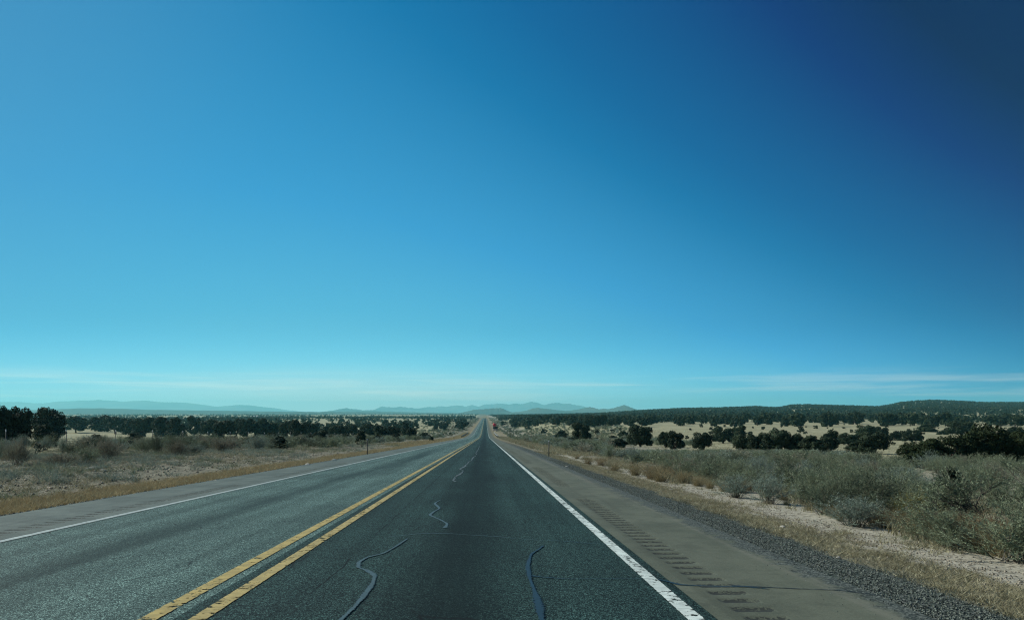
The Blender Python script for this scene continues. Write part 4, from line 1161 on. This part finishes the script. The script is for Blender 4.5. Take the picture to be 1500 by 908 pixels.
# ------------------------------------------------------------------ haze, sky, sun, camera
import os
m = bpy.data.materials.new('haze_air'); m.use_nodes = True; t = NT(m.node_tree)
t.t.nodes.remove(t.t.nodes['Principled BSDF'])
pv = t.n('ShaderNodeVolumePrincipled', {'Color': (.34, .95, 1.0), 'Density': 7.8e-5, 'Anisotropy': .2})
t.put(t.t.nodes['Material Output'].inputs['Volume'], pv.outputs[0])
b = MB(); b.box((0, 11450, 150), (46000, 23300, 370)); o = link('haze', b.mesh('haze', m)); tag(o, kind='stuff')

AZ, EL = R(-70), R(35)
sd = Vector((math.sin(AZ) * math.cos(EL), math.cos(AZ) * math.cos(EL), math.sin(EL)))
L = bpy.data.lights.new('sun', 'SUN'); L.energy = 5.0; L.angle = R(.53); L.color = (1, .95, .84)
lo = bpy.data.objects.new('sun', L); COL.objects.link(lo); lo.rotation_euler = sd.to_track_quat('Z', 'Y').to_euler(); lo.location = (-30, 10, 60)

W = bpy.data.worlds.new('World'); S.world = W; W.use_nodes = True; t = NT(W.node_tree)
sky = t.n('ShaderNodeTexSky', sky_type='NISHITA', sun_disc=False, sun_elevation=EL, sun_rotation=AZ, altitude=1800, air_density=1, dust_density=.6, ozone_density=1.5)
d = t.n('ShaderNodeTexCoord').outputs['Generated']
d = t.n('ShaderNodeVectorMath', {0: d}, operation='NORMALIZE').outputs[0]
cg = t.n('ShaderNodeVectorMath', {0: d, 1: tuple(sd)}, operation='DOT_PRODUCT').outputs['Value']
dx, dy, dz = t.sep(d)
zc = t.m('MINIMUM', t.m('MAXIMUM', dz, 0.0), .56)
cgc = t.m('MAXIMUM', cg, -.2)
ch = t.n('ShaderNodeSeparateColor', {0: sky.outputs[0]}).outputs
COEF = [0.7167, 0.0003, 0.5865, -1.7284, 1.6824, -0.7645]
v = t.m('MULTIPLY_ADD', t.m('LOGARITHM', t.m('MAXIMUM', ch[1], .05), math.e), COEF[1], COEF[0])
v = t.m('ADD', v, t.m('MULTIPLY', cgc, COEF[2])); v = t.m('ADD', v, t.m('MULTIPLY', zc, COEF[3]))
v = t.m('ADD', v, t.m('MULTIPLY', t.m('MULTIPLY', zc, cgc), COEF[4])); v = t.m('ADD', v, t.m('MULTIPLY', t.m('MULTIPLY', cgc, cgc), COEF[5]))
# the film's colours along that brightness: navy, blue, pale blue, whitish
rmp = t.n('ShaderNodeValToRGB', {0: v}); cr_ = rmp.color_ramp
def lin(*c): return [((q / 255 + .055) / 1.055) ** 2.4 if q > 10 else q / 255 / 12.92 for q in c] + [1]
RAMP = [(.12, (0, 34, 84)), (.215, (0, 50, 116)), (.385, (0, 96, 154)), (.45, (8, 114, 170)), (.60, (54, 154, 209)), (.70, (82, 179, 219)), (.76, (104, 195, 226)), (.82, (146, 209, 222)), (.87, (168, 222, 224)), (1.0, (205, 240, 236))]
while len(cr_.elements) < len(RAMP): cr_.elements.new(.5)
for e_, (p_, c_) in zip(cr_.elements, RAMP): e_.position = p_; e_.color = lin(*c_)
base = rmp.outputs[0]
glare = t.m('MULTIPLY', t.ss(.62, .95, cg), .22)
base = t.mix(glare, base, t.mix(.5, base, (.33, .40, .40)))
# thin streaks of cirrus low over the horizon
az_ = t.m('ARCTAN2', dx, dy)
cv = t.n('ShaderNodeCombineXYZ', {0: t.m('MULTIPLY', az_, 3.2), 1: t.m('MULTIPLY', dz, 75.0), 2: 0.0}).outputs[0]
n1 = t.noise(1.0, 5, cv, .6, .4)
msk = t.m('MULTIPLY', t.ss(.006, .02, dz), t.m('SUBTRACT', 1.0, t.ss(.034, .06, dz)))
cl_ = t.m('MULTIPLY', t.m('MULTIPLY', t.ss(.44, .66, n1), msk), .25)
base = t.mix(cl_, base, (.62, .86, .80))
hb = t.m('MULTIPLY_ADD', t.m('SUBTRACT', 1.0, t.ss(0.0, .12, t.m('MAXIMUM', dz, 0.0))), 4.4, 10.0)
hz_ = t.m('SUBTRACT', 1.0, t.ss(0.0, .10, t.m('MAXIMUM', dz, 0.0)))
base = t.n('ShaderNodeVectorMath', {0: base, 1: t.n('ShaderNodeCombineXYZ', {0: t.m('MULTIPLY', hb, t.m('MULTIPLY_ADD', hz_, .8, 1.0)), 1: hb, 2: t.m('MULTIPLY', hb, t.m('MULTIPLY_ADD', hz_, -.17, 1.0))}).outputs[0]}, operation='MULTIPLY').outputs[0]
bg = t.t.nodes['Background']; t.put(bg.inputs[0], base); bg.inputs[1].default_value = .1

cam = bpy.data.cameras.new('camera'); co = bpy.data.objects.new('camera', cam); COL.objects.link(co); S.camera = co
co.location = (0, 0, EYE); co.rotation_euler = (math.pi / 2, 0, 0)
cam.sensor_width = 36; cam.lens = FPX / 1500 * 36
cam.shift_x = (750 - CX) / 1500; cam.shift_y = (CY - 454) / 1500
cam.clip_start = .1; cam.clip_end = 150000

S.render.engine = 'CYCLES'
c = S.cycles
c.use_denoising = True; c.denoiser = 'OPENIMAGEDENOISE'; c.denoising_prefilter = 'NONE'; c.filter_width = 1.2
c.max_bounces = 5; c.diffuse_bounces = 2; c.glossy_bounces = 2; c.transmission_bounces = 2; c.transparent_max_bounces = 8; c.volume_bounces = 1
S.view_settings.view_transform = 'Standard'; S.view_settings.look = 'None'
S.view_settings.exposure = 0; S.view_settings.gamma = 1
S.render.resolution_x = 1024; S.render.resolution_y = 619
